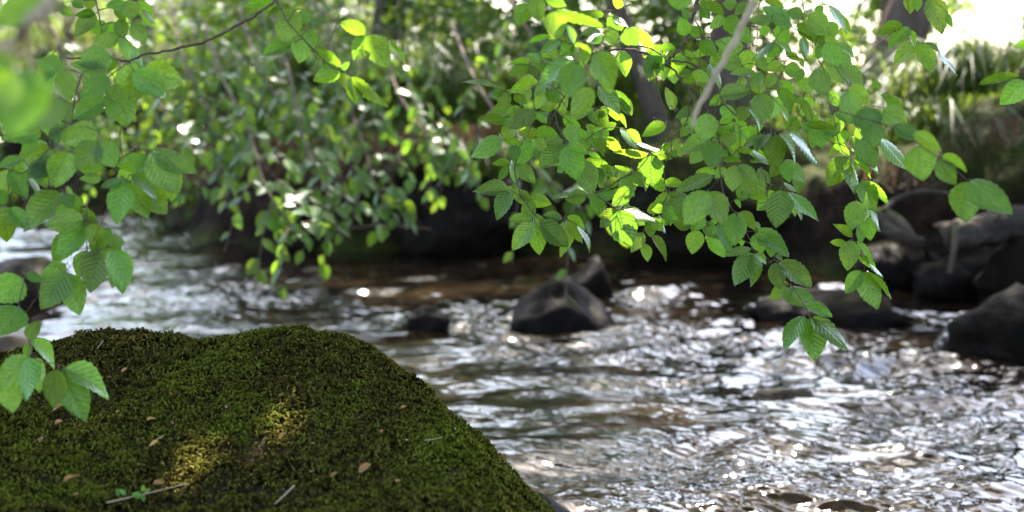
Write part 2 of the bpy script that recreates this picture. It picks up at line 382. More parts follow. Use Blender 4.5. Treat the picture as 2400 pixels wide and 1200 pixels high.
# ------------------------------------------------------------------ mossy boulder
PLAN = np.array([(-2.3, 2.5), (-1.5, 2.86), (-.95, 2.97), (-.6, 2.96), (-.32, 2.97), (-.09, 2.88), (.058, 2.68), (.15, 2.42), (.23, 2.12), (.27, 1.8), (.27, 1.3), (.05, .8), (-.6, .5), (-1.6, .5), (-2.3, 1.2)])
def plan_dist(x, y):
    P = np.stack([x.ravel(), y.ravel()], -1); best = np.full(len(P), 1e9); n = len(PLAN); ins = np.zeros(len(P), bool)
    for i in range(n):
        a, b = PLAN[i], PLAN[(i + 1) % n]; ab = b - a; t = np.clip(((P - a) @ ab) / (ab @ ab), 0, 1)
        best = np.minimum(best, np.linalg.norm(P - a - t[:, None] * ab, axis=1))
        ins ^= ((a[1] > P[:, 1]) != (b[1] > P[:, 1])) & (P[:, 0] < (b[0] - a[0]) * (P[:, 1] - a[1]) / (b[1] - a[1] + 1e-12) + a[0])
    return np.where(ins, best, -best).reshape(x.shape)
def boulder_z(x, y):
    x = np.asarray(x, float); y = np.asarray(y, float)
    s = plan_dist(x, y) + .02 * n2(x, y, 5, 2, 2.0)
    t = np.clip(s / .42, 0, 1); prof = np.sqrt(np.maximum(0, 1 - (1 - t) ** 2))
    top = .486 + .080 * np.exp(-(((x + .375) / .215) ** 2 + ((y - 2.66) / .3) ** 2)) + .076 * np.exp(-(((x + .77) / .19) ** 2 + ((y - 2.68) / .3) ** 2))
    top = top - .05 * np.exp(-(((x + .45) / .3) ** 2 + ((y - 2.08) / .2) ** 2)) - .06 * sstep(2.3, 1.7, y) + .02 * n2(x, y, 2.2, 2, 6.0) + .010 * n2(x, y, 9, 2, 3.0) + .007 * n2(x, y, 24, 2, 13.0)
    return np.where(s > 0, -.15 + (top + .15) * prof, -.15)
bx = np.linspace(-2.4, .3, 240); by = np.linspace(.4, 3.05, 240)
X, Y = np.meshgrid(bx, by); Z = boulder_z(X, Y)
BV = np.stack([X, Y, Z], -1).reshape(-1, 3); BF = grid_faces(240, 240)
BF = BF[(BV[BF][:, :, 2] > -.149).any(1)]
used, inv = np.unique(BF, return_inverse=True)
m, t, N, L, o = mat_new('boulder_surface')
tcn = N('TexCoord'); nz = N('TexNoise', i_Scale=26.0, i_Detail=6.0); L(tcn.outputs['Object'], nz.inputs['Vector'])
r = ramp(N, [(.3, (.012, .009, .006)), (.6, (.032, .025, .012)), (.8, (.06, .05, .03))]); L(nz.outputs[0], r.inputs[0])
p = N('BsdfPrincipled', i_Roughness=.9); p.inputs['Specular IOR Level'].default_value = .02; L(r.outputs[0], p.inputs['Base Color'])
b = N('Bump', i_Strength=.7, i_Distance=.01); L(nz.outputs[0], b.inputs['Height']); L(b.outputs[0], p.inputs['Normal']); L(p.outputs[0], o.inputs[0])
boulder = thing('mossy_boulder', (-.7, 1.8, 0), 'large moss-covered boulder in the lower left foreground beside the water', 'boulder')
link('stone', mesh_np('stone', BV[used] - np.array((-.7, 1.8, 0)), inv.reshape(-1, 4), m, True), boulder)

# moss: small curled fronds all over the boulder
m, t, N, L, o = mat_new('moss')
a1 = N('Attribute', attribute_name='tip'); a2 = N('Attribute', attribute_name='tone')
g1 = ramp(N, [(.0, (.006, .004, .0015)), (.45, (.026, .018, .006)), (.75, (.098, .080, .016)), (1.0, (.21, .18, .046))]); L(a1.outputs['Fac'], g1.inputs[0])  # brown bases, green tips; lit tips and dark gaps are painted in too
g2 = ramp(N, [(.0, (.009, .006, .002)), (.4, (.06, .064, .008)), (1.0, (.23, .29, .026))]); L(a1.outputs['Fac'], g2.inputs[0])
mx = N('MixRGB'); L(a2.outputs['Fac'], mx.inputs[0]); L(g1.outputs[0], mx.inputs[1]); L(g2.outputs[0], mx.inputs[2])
d = N('BsdfDiffuse'); L(mx.outputs[0], d.inputs[0]); tr = N('BsdfTranslucent'); L(mx.outputs[0], tr.inputs[0])
ms = N('MixShader'); ms.inputs[0].default_value = .3; L(d.outputs[0], ms.inputs[1]); L(tr.outputs[0], ms.inputs[2])
L(ms.outputs[0], o.inputs[0]); M['moss'] = m
NT = 70000
px = rng.uniform(-1.35, .25, NT * 3); py = 1.35 + 1.65 * rng.uniform(0, 1, NT * 3) ** .85
pz = boulder_z(px, py); e = .006
nx_ = -(boulder_z(px + e, py) - boulder_z(px - e, py)) / (2 * e); ny_ = -(boulder_z(px, py + e) - boulder_z(px, py - e)) / (2 * e)
nr = np.stack([nx_, ny_, np.ones_like(nx_)], -1); area = np.linalg.norm(nr, axis=1); nr /= area[:, None]
bare = np.maximum(np.exp(-(((px + .36) / .10) ** 2 + ((py - 2.02) / .06) ** 2)), np.exp(-(((px + .12) / .1) ** 2 + ((py - 1.72) / .1) ** 2)) * 0)
keep = (pz > .1) & (np.abs(px) < .40 * py + .05) & (rng.uniform(0, 1, len(px)) < np.clip(area, 1, 3.2) / 3.2 * (1 - .93 * bare))
idx = np.nonzero(keep)[0][:NT]; px, py, pz, nr = px[idx], py[idx], pz[idx], nr[idx]; n = len(px)
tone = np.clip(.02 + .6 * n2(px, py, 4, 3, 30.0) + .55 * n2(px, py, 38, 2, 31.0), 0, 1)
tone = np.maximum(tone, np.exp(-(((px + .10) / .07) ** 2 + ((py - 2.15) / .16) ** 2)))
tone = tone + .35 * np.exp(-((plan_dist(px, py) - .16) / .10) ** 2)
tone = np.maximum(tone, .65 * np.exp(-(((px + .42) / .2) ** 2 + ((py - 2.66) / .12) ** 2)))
NB = 3
th = rng.uniform(0, 2 * math.pi, (n, NB)); ln = rng.uniform(.0065, .0145, (n, NB)) * (1 + .3 * n2(px, py, 14, 2, 8.0))[:, None]
t1 = np.cross(nr, np.array((.3, 1, .1))); t1 /= np.linalg.norm(t1, axis=1)[:, None]; t2 = np.cross(nr, t1)
D = np.cos(th)[..., None] * t1[:, None] + np.sin(th)[..., None] * t2[:, None]
S = -np.sin(th)[..., None] * t1[:, None] + np.cos(th)[..., None] * t2[:, None]
up = nr[:, None] * .8 + np.array((0, 0, .45))
B0 = np.stack([px, py, pz], -1)[:, None] + D * .001 + (n2(px, py, 45, 2, 12.0) * .009)[:, None, None] * nr[:, None] - .003 * nr[:, None]
l = ln[..., None]; wd = .16
c0 = B0; c1 = B0 + D * l * .22 + up * l * .55; c2 = B0 + D * l * .6 + up * l * .72; c3 = B0 + D * l * 1.0 + up * l * .50
V = np.stack([c0 - S * l * wd * .5, c0 + S * l * wd * .5, c1 - S * l * wd, c1 + S * l * wd, c2 - S * l * wd * .8, c2 + S * l * wd * .8, c3 - S * l * .02, c3 + S * l * .02], 2)
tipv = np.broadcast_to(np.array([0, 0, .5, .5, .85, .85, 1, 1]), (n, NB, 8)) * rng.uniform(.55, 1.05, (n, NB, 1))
base = (np.arange(n * NB) * 8)[:, None, None]
F = (base + np.array([[0, 1, 3, 2], [2, 3, 5, 4], [4, 5, 7, 6]])[None]).reshape(-1, 4)
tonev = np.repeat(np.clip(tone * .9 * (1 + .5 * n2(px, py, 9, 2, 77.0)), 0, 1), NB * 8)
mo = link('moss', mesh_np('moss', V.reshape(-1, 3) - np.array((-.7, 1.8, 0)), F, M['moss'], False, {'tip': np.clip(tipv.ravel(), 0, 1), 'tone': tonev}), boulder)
stuff(mo)
rock('bare dark stone showing at the foot of the mossy boulder', (.10, 2.16, .12), (.26, .5, .5), 77, rz=.5, group=GR)

def on_boulder(u, v):
    r = FWD + RGT * (u - 1200) / FPX + UPV * (600 - v) / FPX
    d = np.linspace(1.2, 3.2, 800); P = CAM + d[:, None] * r
    h = boulder_z(P[:, 0], P[:, 1]); i = np.nonzero(P[:, 2] < h + .006)[0]
    return P[i[0]] if len(i) else P[-1]

# ------------------------------------------------------------------ leaves
def leaf_mesh(name, mat, rows, cols, fold, curl, wave, ser, seed, holes=False):
    g = np.random.default_rng(seed); v = []; uv = []
    tw = g.uniform(-.12, .12); bend = g.uniform(-.06, .06)
    for i in range(rows + 1):
        t = i / rows
        h = (math.sin(math.pi * t ** .82) ** .78) * (1 - .18 * t) * .545 if 0 < t < 1 else 0.004
        for j in range(cols + 1):
            s = j / cols * 2 - 1
            hh = h * (1 + ser * math.cos(2 * math.pi * 9 * (t - .25 * abs(s))) * abs(s) ** 2)
            x = s * hh + bend * math.sin(math.pi * t)
            z = fold * abs(s) * h - curl * t * t + wave * math.sin(2 * math.pi * 9 * (t - .25 * abs(s))) * abs(s) * (1 - abs(t - .5)) \
                + wave * 2.0 * math.sin(5 * t + 2.5 * s + seed) * abs(s) + tw * s * h * t
            v.append((x, t, z)); uv.append((s * h + .5, t))
    f = grid_faces(rows + 1, cols + 1)
    return mesh_np(name, np.array(v), f, mat, True, uv=np.array(uv))
LEAF = [leaf_mesh('leaf', M['leaf'], 16, 8, random.uniform(-.05, .32), random.uniform(-.08, .28), .017, .05, k + 1) for k in range(14)]
LEAF_FAR = [leaf_mesh('leaf', M['leaf_far'], 5, 4, random.uniform(0, .3), random.uniform(0, .25), .0, .0, k + 40) for k in range(6)]

def leaf_matrix(base, axis, n, Wd, Ln):
    a = axis / np.linalg.norm(axis); n = n - a * (n @ a); n /= np.linalg.norm(n); x = np.cross(a, n)
    return Matrix(((x[0] * Wd, a[0] * Ln, n[0] * Ln, base[0]), (x[1] * Wd, a[1] * Ln, n[1] * Ln, base[1]), (x[2] * Wd, a[2] * Ln, n[2] * Ln, base[2]), (0, 0, 0, 1)))
def put_leaf(parent, mesh, mtx):
    o = bpy.data.objects.new('leaf', mesh); col.objects.link(o)
    mtx = mtx.copy(); mtx.translation -= parent.location; o.parent = parent; o.matrix_basis = mtx
    return o
def pixel_leaf(parent, bx, by, tx, ty, wpx, flag, d):
    base = at(bx, by, d); du, dv = tx - bx, by - ty; lp = math.hypot(du, dv)
    tocam = CAM - at((bx + tx) / 2, (by + ty) / 2, d); tocam /= np.linalg.norm(tocam)
    pit = random.uniform(-.12, .38) if flag != 'y' else random.uniform(-.35, .2)
    inpl = RGT * du / lp + UPV * dv / lp; inpl -= tocam * (inpl @ tocam); inpl /= np.linalg.norm(inpl)
    a = math.cos(pit) * inpl + math.sin(pit) * tocam
    app = lp * d / FPX; Ln = app / math.cos(pit); wa = wpx * d / FPX
    Wd = max(wa, .60 * Ln * random.uniform(.92, 1.08)); rho = math.acos(min(1, wa / Wd))
    if rho < .15: rho = random.uniform(.0, .3)
    n0 = tocam - a * (tocam @ a); n0 /= np.linalg.norm(n0); s0 = np.cross(a, n0)
    c1, c2 = n0 * math.cos(rho) + s0 * math.sin(rho), n0 * math.cos(rho) - s0 * math.sin(rho)
    if flag == 'y': c1, c2 = -c1, -c2
    nn = c1 if c1[2] > c2[2] else c2
    put_leaf(parent, random.choice(LEAF), leaf_matrix(base, a, nn, Wd * 1.13, Ln * 1.09))
    return base

def tile(x0, y0, k, leaves, twigs, dd, lay):
    "list entries are read off enlarged crops of the photograph: origin (x0, y0), enlargement k"
    for e in leaves:
        bx, by, tx, ty, w_, fl = e[:6]; d = e[6] if len(e) > 6 else dd
        lay.setdefault(d < 2.45 if dd > 2.45 and dd < 2.8 else False, []).append(0) if False else None
        lay['L'].append((x0 + bx / k, y0 + by / k, x0 + tx / k, y0 + ty / k, w_ / k, fl, d))
    for e in twigs:
        th, d, pts = e; lay['T'].append((th / k, d or dd, [(x0 + a / k, y0 + b / k) for a, b in pts]))

RT = {'L': [], 'T': []}
tile(1080, 0, 4, [
 (640,40,530,215,160,'y',2.1),(700,-40,740,180,150,'g',2.05),(790,-20,970,60,110,'y',2.1),(870,100,880,350,190,'g',2.05),(900,95,1290,260,90,'y',2.1),
 (1320,300,1140,290,70,'s',2.15),(1330,310,1450,280,60,'s',2.15),(1330,340,1180,390,80,'g',2.15),(1390,290,1430,420,130,'y',2.15),(1060,410,1010,240,45,'g',2.1),
 (850,345,655,395,50,'y'),(960,370,760,490,90,'s'),(950,390,990,480,70,'y'),(920,360,1000,375,40,'y'),(640,600,440,570,70,'y'),(640,620,470,685,100,'y'),
 (750,580,620,515,90,'y'),(760,570,720,640,100,'y'),(905,560,805,505,55,'y'),(830,600,760,565,40,'y'),(720,700,640,630,70,'g'),(740,670,820,590,80,'g'),(690,730,570,730,65,'y'),
 (1060,560,720,760,150,'g',2.0),(1090,590,1010,890,240,'g',1.95),(1270,480,1420,830,230,'g',1.95),(1180,560,1090,410,140,'g',2.0),
 (730,770,490,870,100,'y',2.3),(880,760,690,850,80,'s',2.4),(790,850,700,1000,100,'g',2.35),(800,850,930,960,120,'y',2.35),
 (1240,830,1030,1085,180,'y',2.2),(1290,800,1500,1020,130,'s',2.35),(1440,850,1610,1000,70,'y',2.45),(1480,920,1590,1075,110,'s',2.45),
 (380,835,50,755,35,'s'),(390,850,300,890,80,'y'),(405,855,405,1010,120,'g'),(420,855,475,880,50,'y'),(500,890,610,970,80,'y'),
 (555,1010,430,1040,65,'y'),(440,1110,190,1130,95,'y'),(690,1040,480,1200,150,'g',2.35),(680,1030,480,1100,80,'y',2.4),(500,1130,410,1150,70,'s'),(720,1050,800,1150,80,'g'),(880,990,740,1010,90,'y',2.45),
 (1060,1110,1240,1030,80,'g'),(1225,1040,1250,1150,70,'g'),(1240,1040,1370,1170,130,'y'),(1380,1000,1300,1090,80,'g'),(1385,990,1470,1130,70,'y'),(1470,1070,1545,1190,50,'y'),(960,1100,1110,1190,90,'y'),(1360,1200,1450,1160,70,'y'),
 (1340,150,1130,90,80,'y'),
], [
 (14,0,[(1600,35),(1450,95),(1320,95)]),(12,0,[(1450,100),(1500,210),(1570,265)]),(8,0,[(1370,100),(1370,160)]),
 (10,0,[(1080,420),(960,395)]),(10,0,[(1080,535),(990,530),(900,570)]),(8,0,[(590,880),(560,1020)]),(7,0,[(590,890),(480,880)]),
 (16,2.35,[(980,890),(880,1060),(800,1200)]),(12,2.35,[(880,1060),(920,1200)]),(9,0,[(900,770),(960,900)]),(10,0,[(990,1010),(1030,1100),(960,1200)]),(9,0,[(1240,930),(1270,1060),(1310,1200)]),
], 2.62, RT)
tile(1400, 0, 4, [
 (240,80,150,-10,80,'y'),(110,155,190,285,130,'y'),(150,150,280,250,50,'g'),(280,260,350,425,190,'y'),(380,280,545,465,70,'y'),(340,250,390,285,40,'y'),
 (740,460,560,470,70,'y'),(740,500,650,530,60,'y'),(700,560,840,590,90,'y'),(840,545,890,570,40,'y'),(960,0,1170,130,110,'y'),(970,80,1045,180,90,'y'),(850,190,790,80,60,'g'),(760,-60,770,80,200,'g',2.05),
 (1195,160,1070,240,90,'g'),(1195,170,1330,270,150,'y'),(1400,20,1300,130,90,'g'),(1310,40,1180,30,100,'y'),(1400,30,1380,160,100,'y'),(1350,250,1420,340,80,'y'),
 (1370,450,1120,395,150,'y',2.55),(1110,470,1020,430,45,'y'),(1130,470,1220,490,60,'y'),(1360,610,1110,550,150,'g'),(1390,465,1430,640,160,'y'),(1500,520,1580,650,90,'y'),
 (880,670,770,700,70,'g'),(950,680,800,760,90,'y'),(890,680,1050,760,100,'y',2.45),(960,750,1060,830,80,'y'),(1030,830,970,890,80,'y'),(930,1020,745,1090,90,'g'),
 (1030,1060,1000,1330,200,'g',2.25),(1150,900,1410,860,140,'g',2.25),(1500,690,1270,700,80,'g',2.35),(1550,680,1440,800,90,'s',2.3),(1400,740,1310,790,90,'g',2.4),
 (1220,900,1060,980,90,'y'),(1150,1010,1300,1090,110,'g'),(1270,1080,1150,1140,80,'y'),(1300,1090,1390,1170,80,'y'),
 (1520,880,1560,1120,200,'g',2.2),(1420,1010,1560,1200,60,'s',2.25),(1400,1000,1330,1110,120,'g',2.3),(1580,820,1450,830,100,'y',2.3),
], [
 (42,2.58,[(945,-60),(930,60),(890,160),(840,290),(810,420),(720,510),(600,610)]),(28,2.58,[(600,610),(490,520),(380,480),(240,460),(60,480),(-60,520)]),
 (22,2.6,[(600,600),(690,630),(750,700),(800,780),(860,850),(860,980),(840,1130),(800,1200)]),(16,2.5,[(800,780),(900,830),(1000,980),(1080,1120)]),
 (22,2.5,[(640,600),(720,570),(880,600),(1000,670),(1120,810),(1170,940),(1280,1070),(1480,1190)]),(16,2.5,[(300,430),(480,450),(600,520),(660,580)]),
 (14,2.45,[(840,360),(1000,350),(1130,360),(1200,420)]),(12,0,[(920,200),(965,280),(980,420),(960,540),(955,650)]),(9,0,[(980,420),(1060,470),(1110,475)]),(9,0,[(960,545),(860,540),(790,510)]),
 (12,2.6,[(500,540),(550,720),(570,860),(620,990),(650,1110),(640,1150),(680,1190),(750,1120)]),(8,2.6,[(640,1150),(520,1100)]),(7,2.6,[(620,990),(710,995)]),
 (12,0,[(1540,-20),(1510,80),(1500,300),(1490,650)]),(8,0,[(1380,465),(1500,420)]),(10,0,[(1400,-30),(1370,0),(1290,70),(1195,165)]),
], 2.62, RT)
tile(1720, 0, 4, [
 (650,130,510,110,110,'y',2.2),(690,150,880,310,190,'g',2.2),(890,200,940,340,120,'y',2.25),(540,250,290,80,150,'g',2.2),(290,0,450,70,80,'y',2.4),(350,190,160,200,100,'g',2.2),(280,240,300,330,90,'y'),(400,240,510,390,120,'y',2.25),
 (600,220,830,420,150,'y',2.25),(840,420,780,550,100,'y',2.25),(860,400,980,600,160,'y',2.2),(850,340,950,390,80,'y',2.3),(960,410,1130,500,70,'g',2.3),
 (640,350,690,540,90,'s',2.35),(490,480,610,575,60,'y'),(620,540,660,630,40,'y'),(370,380,540,480,50,'s'),(480,400,320,510,100,'y'),(370,400,200,560,60,'s',2.25),
 (780,50,820,130,80,'g'),(890,50,1090,265,70,'s',2.55),(920,100,1070,290,70,'y'),(480,620,310,660,100,'y',2.4),(470,640,640,690,130,'g',2.4),
 (640,640,590,760,70,'y',2.3),(770,800,600,780,120,'g',2.45),(800,640,830,890,190,'g',2.2),(380,690,320,810,100,'g',2.35),
 (420,810,550,1000,110,'y'),(420,750,580,880,55,'y'),(590,890,510,960,80,'g'),(590,920,640,970,60,'y'),(650,930,720,1140,75,'y'),
 (980,480,1100,620,110,'g',2.35),(1000,610,1200,830,130,'s',2.3),(870,610,1050,760,120,'g',2.4),(1330,860,1330,755,90,'y'),(890,860,970,990,100,'g'),(1070,850,1080,1120,180,'g',2.1),(1090,800,1270,970,130,'y',2.15),(1170,1130,970,1050,110,'g',2.45),
 (870,1090,930,1150,70,'y'),(940,1070,970,1180,60,'y'),(690,1180,920,1160,80,'y'),(1370,880,1590,1080,60,'y',2.3),(1240,1000,1300,1250,240,'g',2.05),(1400,1010,1600,1150,200,'g',2.05),(440,1000,510,1140,60,'s',2.3),
], [
 (14,0,[(630,-30),(640,0),(660,120)]),(10,0,[(640,-20),(680,0),(780,40),(890,45)]),(9,0,[(490,480),(470,600),(360,700)]),(8,0,[(300,830),(420,825)]),(9,0,[(590,910),(640,900),(670,870)]),
 (11,0,[(670,870),(650,920),(610,1060),(510,1200)]),(9,0,[(610,1070),(690,1140),(730,1140)]),(15,2.5,[(790,560),(860,700),(870,880),(910,1020),(960,1190)]),(10,2.5,[(930,1030),(1050,1070),(1150,1180)]),(11,2.4,[(910,720),(1110,820),(1300,870)]),
 (14,2.25,[(300,60),(540,250),(800,420),(1000,700),(1240,960),(1400,1010)]),
], 2.62, RT)
tile(1080, 300, 4, [
 (390,105,105,250,150,'g'),(480,-20,400,100,130,'g'),(555,125,405,115,70,'y'),(510,160,490,300,110,'g'),(660,110,540,330,165,'g'),(690,110,790,200,110,'y'),(700,170,760,300,100,'y'),(720,20,560,50,90,'y'),
 (460,335,305,330,75,'y'),(440,365,365,480,70,'y'),(520,340,680,505,120,'s'),(450,580,140,610,135,'g'),(470,595,325,805,140,'g'),(500,580,500,520,40,'g'),(550,590,640,680,75,'y'),(510,600,590,715,30,'y'),
 (660,860,470,860,100,'g'),(690,880,485,1105,160,'g'),(710,890,740,1170,165,'g'),(730,880,985,1095,175,'g'),(970,880,985,1165,130,'g',2.68),(950,845,785,820,80,'g'),(990,855,1145,1045,80,'y'),(1090,910,1240,1110,30,'s'),
 (980,150,755,365,170,'g',2.35),(990,160,1090,470,210,'g',2.35),(1000,150,1180,240,110,'y',2.35),(960,130,800,110,90,'g',2.4),(1150,300,1230,600,200,'g',2.4),(1160,300,1400,420,130,'y',2.4),(1250,370,1320,510,110,'y',2.4),
 (1030,-30,1060,140,150,'g'),(1100,0,1180,95,50,'y'),(1185,100,1180,190,80,'g'),(1200,105,1335,255,65,'y'),(1320,80,1315,220,100,'g'),(1335,75,1515,205,70,'y'),(1320,75,1260,60,50,'y'),(1340,85,1390,150,50,'y'),
 (1190,230,1310,310,50,'y'),(870,280,940,340,80,'y'),(960,380,905,410,60,'g'),(1300,560,1360,450,70,'g'),(1480,490,1350,530,90,'y'),
 (1180,635,990,660,130,'y'),(1110,605,895,665,60,'s'),(1260,590,1300,805,130,'g'),
], [
 (15,0,[(525,200),(520,300),(505,400),(540,560),(580,660),(680,800),(690,880)]),(11,0,[(680,800),(760,860),(860,850),(970,860)]),(7,0,[(500,395),(490,385),(465,340)]),(8,0,[(480,590),(540,630),(570,660)]),
 (10,0,[(680,-60),(650,0),(610,100),(525,200)]),(13,0,[(1600,430),(1480,490),(1330,580),(1180,635)]),(9,0,[(1340,10),(1280,40),(1180,100)]),(14,2.4,[(880,-60),(920,0),(990,150)]),(12,2.4,[(1240,600),(1270,620),(1400,720),(1460,750)]),(12,2.4,[(990,150),(1150,300)]),
], 2.62, RT)
tile(1400, 300, 4, [
 (210,0,380,170,70,'s'),(270,20,400,170,80,'y'),(370,135,570,195,40,'s'),(480,235,175,240,75,'y'),(510,240,640,260,50,'y'),(600,230,700,280,50,'y'),(510,250,515,530,220,'g'),(480,215,560,200,30,'y'),(570,250,650,300,60,'y'),
 (310,400,180,350,55,'y'),(320,410,440,540,110,'y'),(430,450,480,570,40,'y'),(210,490,340,630,130,'y'),(310,560,150,710,140,'y',2.4),(690,150,605,205,70,'y'),(700,150,770,110,40,'y'),(715,150,795,250,70,'y'),(700,205,740,270,60,'y'),
 (620,520,820,560,85,'y'),(755,645,665,600,55,'y'),(760,650,830,640,40,'s'),(770,660,650,720,80,'y'),(625,740,735,890,130,'g'),(620,745,515,760,85,'y'),(800,640,750,850,110,'g',2.5),
 (1080,450,765,600,130,'g',2.3),(1040,600,840,880,230,'g',2.3),(1040,600,1180,880,220,'g',2.3),(1000,820,880,945,130,'g',2.55),(870,930,710,880,90,'y',2.55),
 (1100,130,1070,370,180,'g',2.3),(1060,100,800,240,150,'g',2.35),(1010,200,880,320,130,'g',2.4),(1040,0,1000,90,180,'g',2.3),(850,0,780,70,80,'y',2.4),(1170,200,1220,270,60,'s'),
 (1120,430,935,430,70,'y'),(1290,350,1270,570,160,'g',2.3),(1330,340,1500,480,100,'g',2.3),(1200,370,1110,460,90,'g',2.4),(1250,30,1225,170,130,'y'),(1440,205,1325,215,60,'y'),(1450,205,1595,345,50,'s'),(1460,215,1520,290,60,'y'),(1430,310,1560,320,40,'y'),(1180,300,1330,290,60,'y'),(1110,0,1250,50,60,'y'),
 (1530,70,1390,170,70,'g',2.35),(1560,60,1480,190,100,'g',2.35),(1350,470,1450,620,120,'g'),(1390,560,1340,670,130,'g'),(1480,490,1580,580,110,'y'),(1590,590,1445,650,110,'y'),(1290,670,1345,735,40,'y'),
 (950,960,895,1165,160,'g'),(1040,1040,1180,1200,110,'y'),(1160,1110,1215,1185,25,'s'),(1140,890,1240,1130,140,'s',2.5),(1080,900,1080,1000,60,'g'),(1060,870,1120,890,50,'y'),
 (1310,790,1280,1080,200,'g',2.38),(1330,790,1470,960,100,'y',2.4),(1350,1040,1355,1100,50,'y'),(1470,880,1540,965,35,'s',2.4),
 (180,760,40,920,140,'g',2.48),(210,770,310,1085,240,'g',2.46),(240,760,540,850,110,'g',2.5),(330,840,440,900,80,'y'),(150,1000,220,1050,60,'y'),
 (490,870,500,1015,100,'g'),(520,840,600,955,110,'y'),(580,815,640,970,40,'g'),(610,850,650,910,60,'y'),(430,980,330,1155,120,'g'),(440,1080,470,1240,95,'y'),(510,1005,635,1230,80,'y'),
], [
 (14,0,[(840,-40),(800,0),(700,90),(570,210),(500,240)]),(11,0,[(700,100),(690,200),(650,300),(625,400),(640,560),(660,620),(610,720),(540,810),(470,880),(435,970)]),(8,0,[(660,620),(700,650),(760,655)]),
 (11,0,[(500,240),(400,370),(320,420),(200,490),(30,585)]),(12,0,[(1360,-20),(1330,0),(1340,40),(1325,180),(1240,290)]),(7,0,[(1330,180),(1380,210),(1450,200)]),(7,0,[(1340,40),(1310,40),(1270,35)]),(14,2.48,[(0,640),(130,720),(180,760)]),
 (18,2.32,[(1090,-100),(1140,100),(1150,330),(1180,620),(1250,740),(1290,790)]),(14,2.32,[(1180,440),(1120,500),(1030,600)]),(16,2.38,[(1290,790),(1390,900),(1400,980),(1480,1140)]),(10,2.4,[(1400,970),(1500,965)]),(10,0,[(1590,490),(1590,680),(1500,700),(1290,670),(1100,880),(960,950)]),
], 2.62, RT)
tile(1720, 300, 4, [
 (780,-30,820,160,180,'g'),(980,20,1000,145,180,'y'),(880,-20,930,60,90,'g'),(940,150,1070,260,80,'y'),(1100,80,1170,220,60,'s'),(1110,200,1340,390,50,'s'),(1120,280,1260,470,60,'y'),(1200,90,1310,360,200,'g',2.5),(1380,90,1595,380,120,'s',2.45),(1300,-60,1320,150,190,'g',2.1),
 (1050,270,890,525,190,'g'),(1085,290,1110,595,110,'g'),(1190,490,1320,760,170,'s'),(1250,500,1420,700,80,'y'),(1150,680,1110,940,190,'g'),(1290,765,1370,945,60,'s'),(1110,1020,945,920,70,'y'),(1190,880,1290,1005,65,'y'),(1180,910,1180,1070,80,'g'),(1050,1075,915,1075,65,'y'),
 (390,60,400,360,200,'g',2.35),(430,50,630,300,70,'s',2.35),(530,30,790,300,80,'s',2.35),(350,50,200,180,60,'g',2.35),(480,300,650,500,120,'g',2.45),(480,310,520,490,120,'g',2.4),(600,400,600,600,110,'y',2.5),(440,340,350,450,110,'y',2.5),
 (440,580,400,915,230,'g',2.38),(510,600,760,855,110,'g',2.38),(470,510,580,600,40,'s',2.4),(560,700,570,820,60,'y',2.5),(590,760,635,855,30,'s',2.5),(200,970,490,1170,170,'g',2.38),(220,980,260,1160,150,'g',2.4),(360,1080,350,1200,90,'g',2.38),
 (100,470,190,600,120,'g',2.45),(230,380,330,520,80,'g',2.45),
], [
 (15,0,[(950,-60),(960,0),(985,140),(1090,190)]),(9,0,[(985,140),(1020,220),(1090,280),(1120,420),(1140,600),(1150,680),(1185,890),(1110,1040)]),(13,2.42,[(200,-60),(250,60),(380,50),(440,330),(460,500),(450,580)]),(9,2.42,[(300,640),(300,480),(250,400)]),
], 2.62, RT)
tile(1600, 560, 4, [
 (1580,10,1540,265,175,'g'),(1640,20,1810,235,60,'y'),(1650,160,1805,270,80,'y'),(1750,210,1860,360,25,'s'),(1680,300,1540,495,140,'g'),(1695,305,1805,635,185,'g'),(1720,300,1945,525,45,'y'),
 (640,90,415,150,85,'g',2.42),(650,130,490,405,170,'g',2.42),(680,130,690,420,115,'g',2.42),(700,130,790,220,60,'g',2.42),(870,150,930,205,35,'s',2.42),(910,210,1180,430,160,'g',2.44),(860,225,900,455,150,'g',2.42),(960,420,835,565,110,'y',2.46),(980,450,980,590,80,'g',2.44),(1010,440,1215,600,100,'s',2.44),(1000,500,1135,625,110,'g',2.42),(920,410,990,430,50,'y',2.46),
 (1140,620,1370,730,100,'g',2.46),(1140,720,940,960,140,'g',2.46),(1190,740,1240,1105,240,'g',2.46),(1220,735,1520,975,160,'s',2.46),
], [
 (14,2.42,[(680,0),(640,40),(670,110),(790,220),(880,205),(950,430),(1010,430),(1140,620),(1200,740)]),(9,0,[(1590,0),(1650,100),(1610,250),(1690,300)]),
], 2.62, RT)

# other hanging sprays
ET = {'L': [], 'T': []}
tile(2000, 0, 4, [(520,-40,530,120,110,'y'),(610,-20,600,95,80,'g'),(720,-20,830,290,190,'g'),(880,130,920,250,60,'y'),(460,230,250,310,100,'y'),(520,250,360,440,130,'g'),(530,280,580,430,60,'y'),(580,400,390,560,140,'g'),(600,400,730,660,150,'y'),(660,400,800,500,40,'g'),(800,490,960,690,25,'s')],
     [(10,0,[(500,-160),(510,-10),(525,260),(590,380),(660,400),(800,490)]),(8,0,[(510,-120),(640,-60),(720,-30),(880,120)])], 2.45, ET)
FT = {'L': [], 'T': []}
tile(2000, 0, 4, [(1560,720,1230,780,70,'y'),(1620,760,1410,940,190,'g'),(1640,400,1530,430,70,'g')], [(10,0,[(1800,300),(1720,500),(1640,640),(1570,725)])], 2.4, FT)
LT = {'L': [], 'T': []}
K = 10 / 3
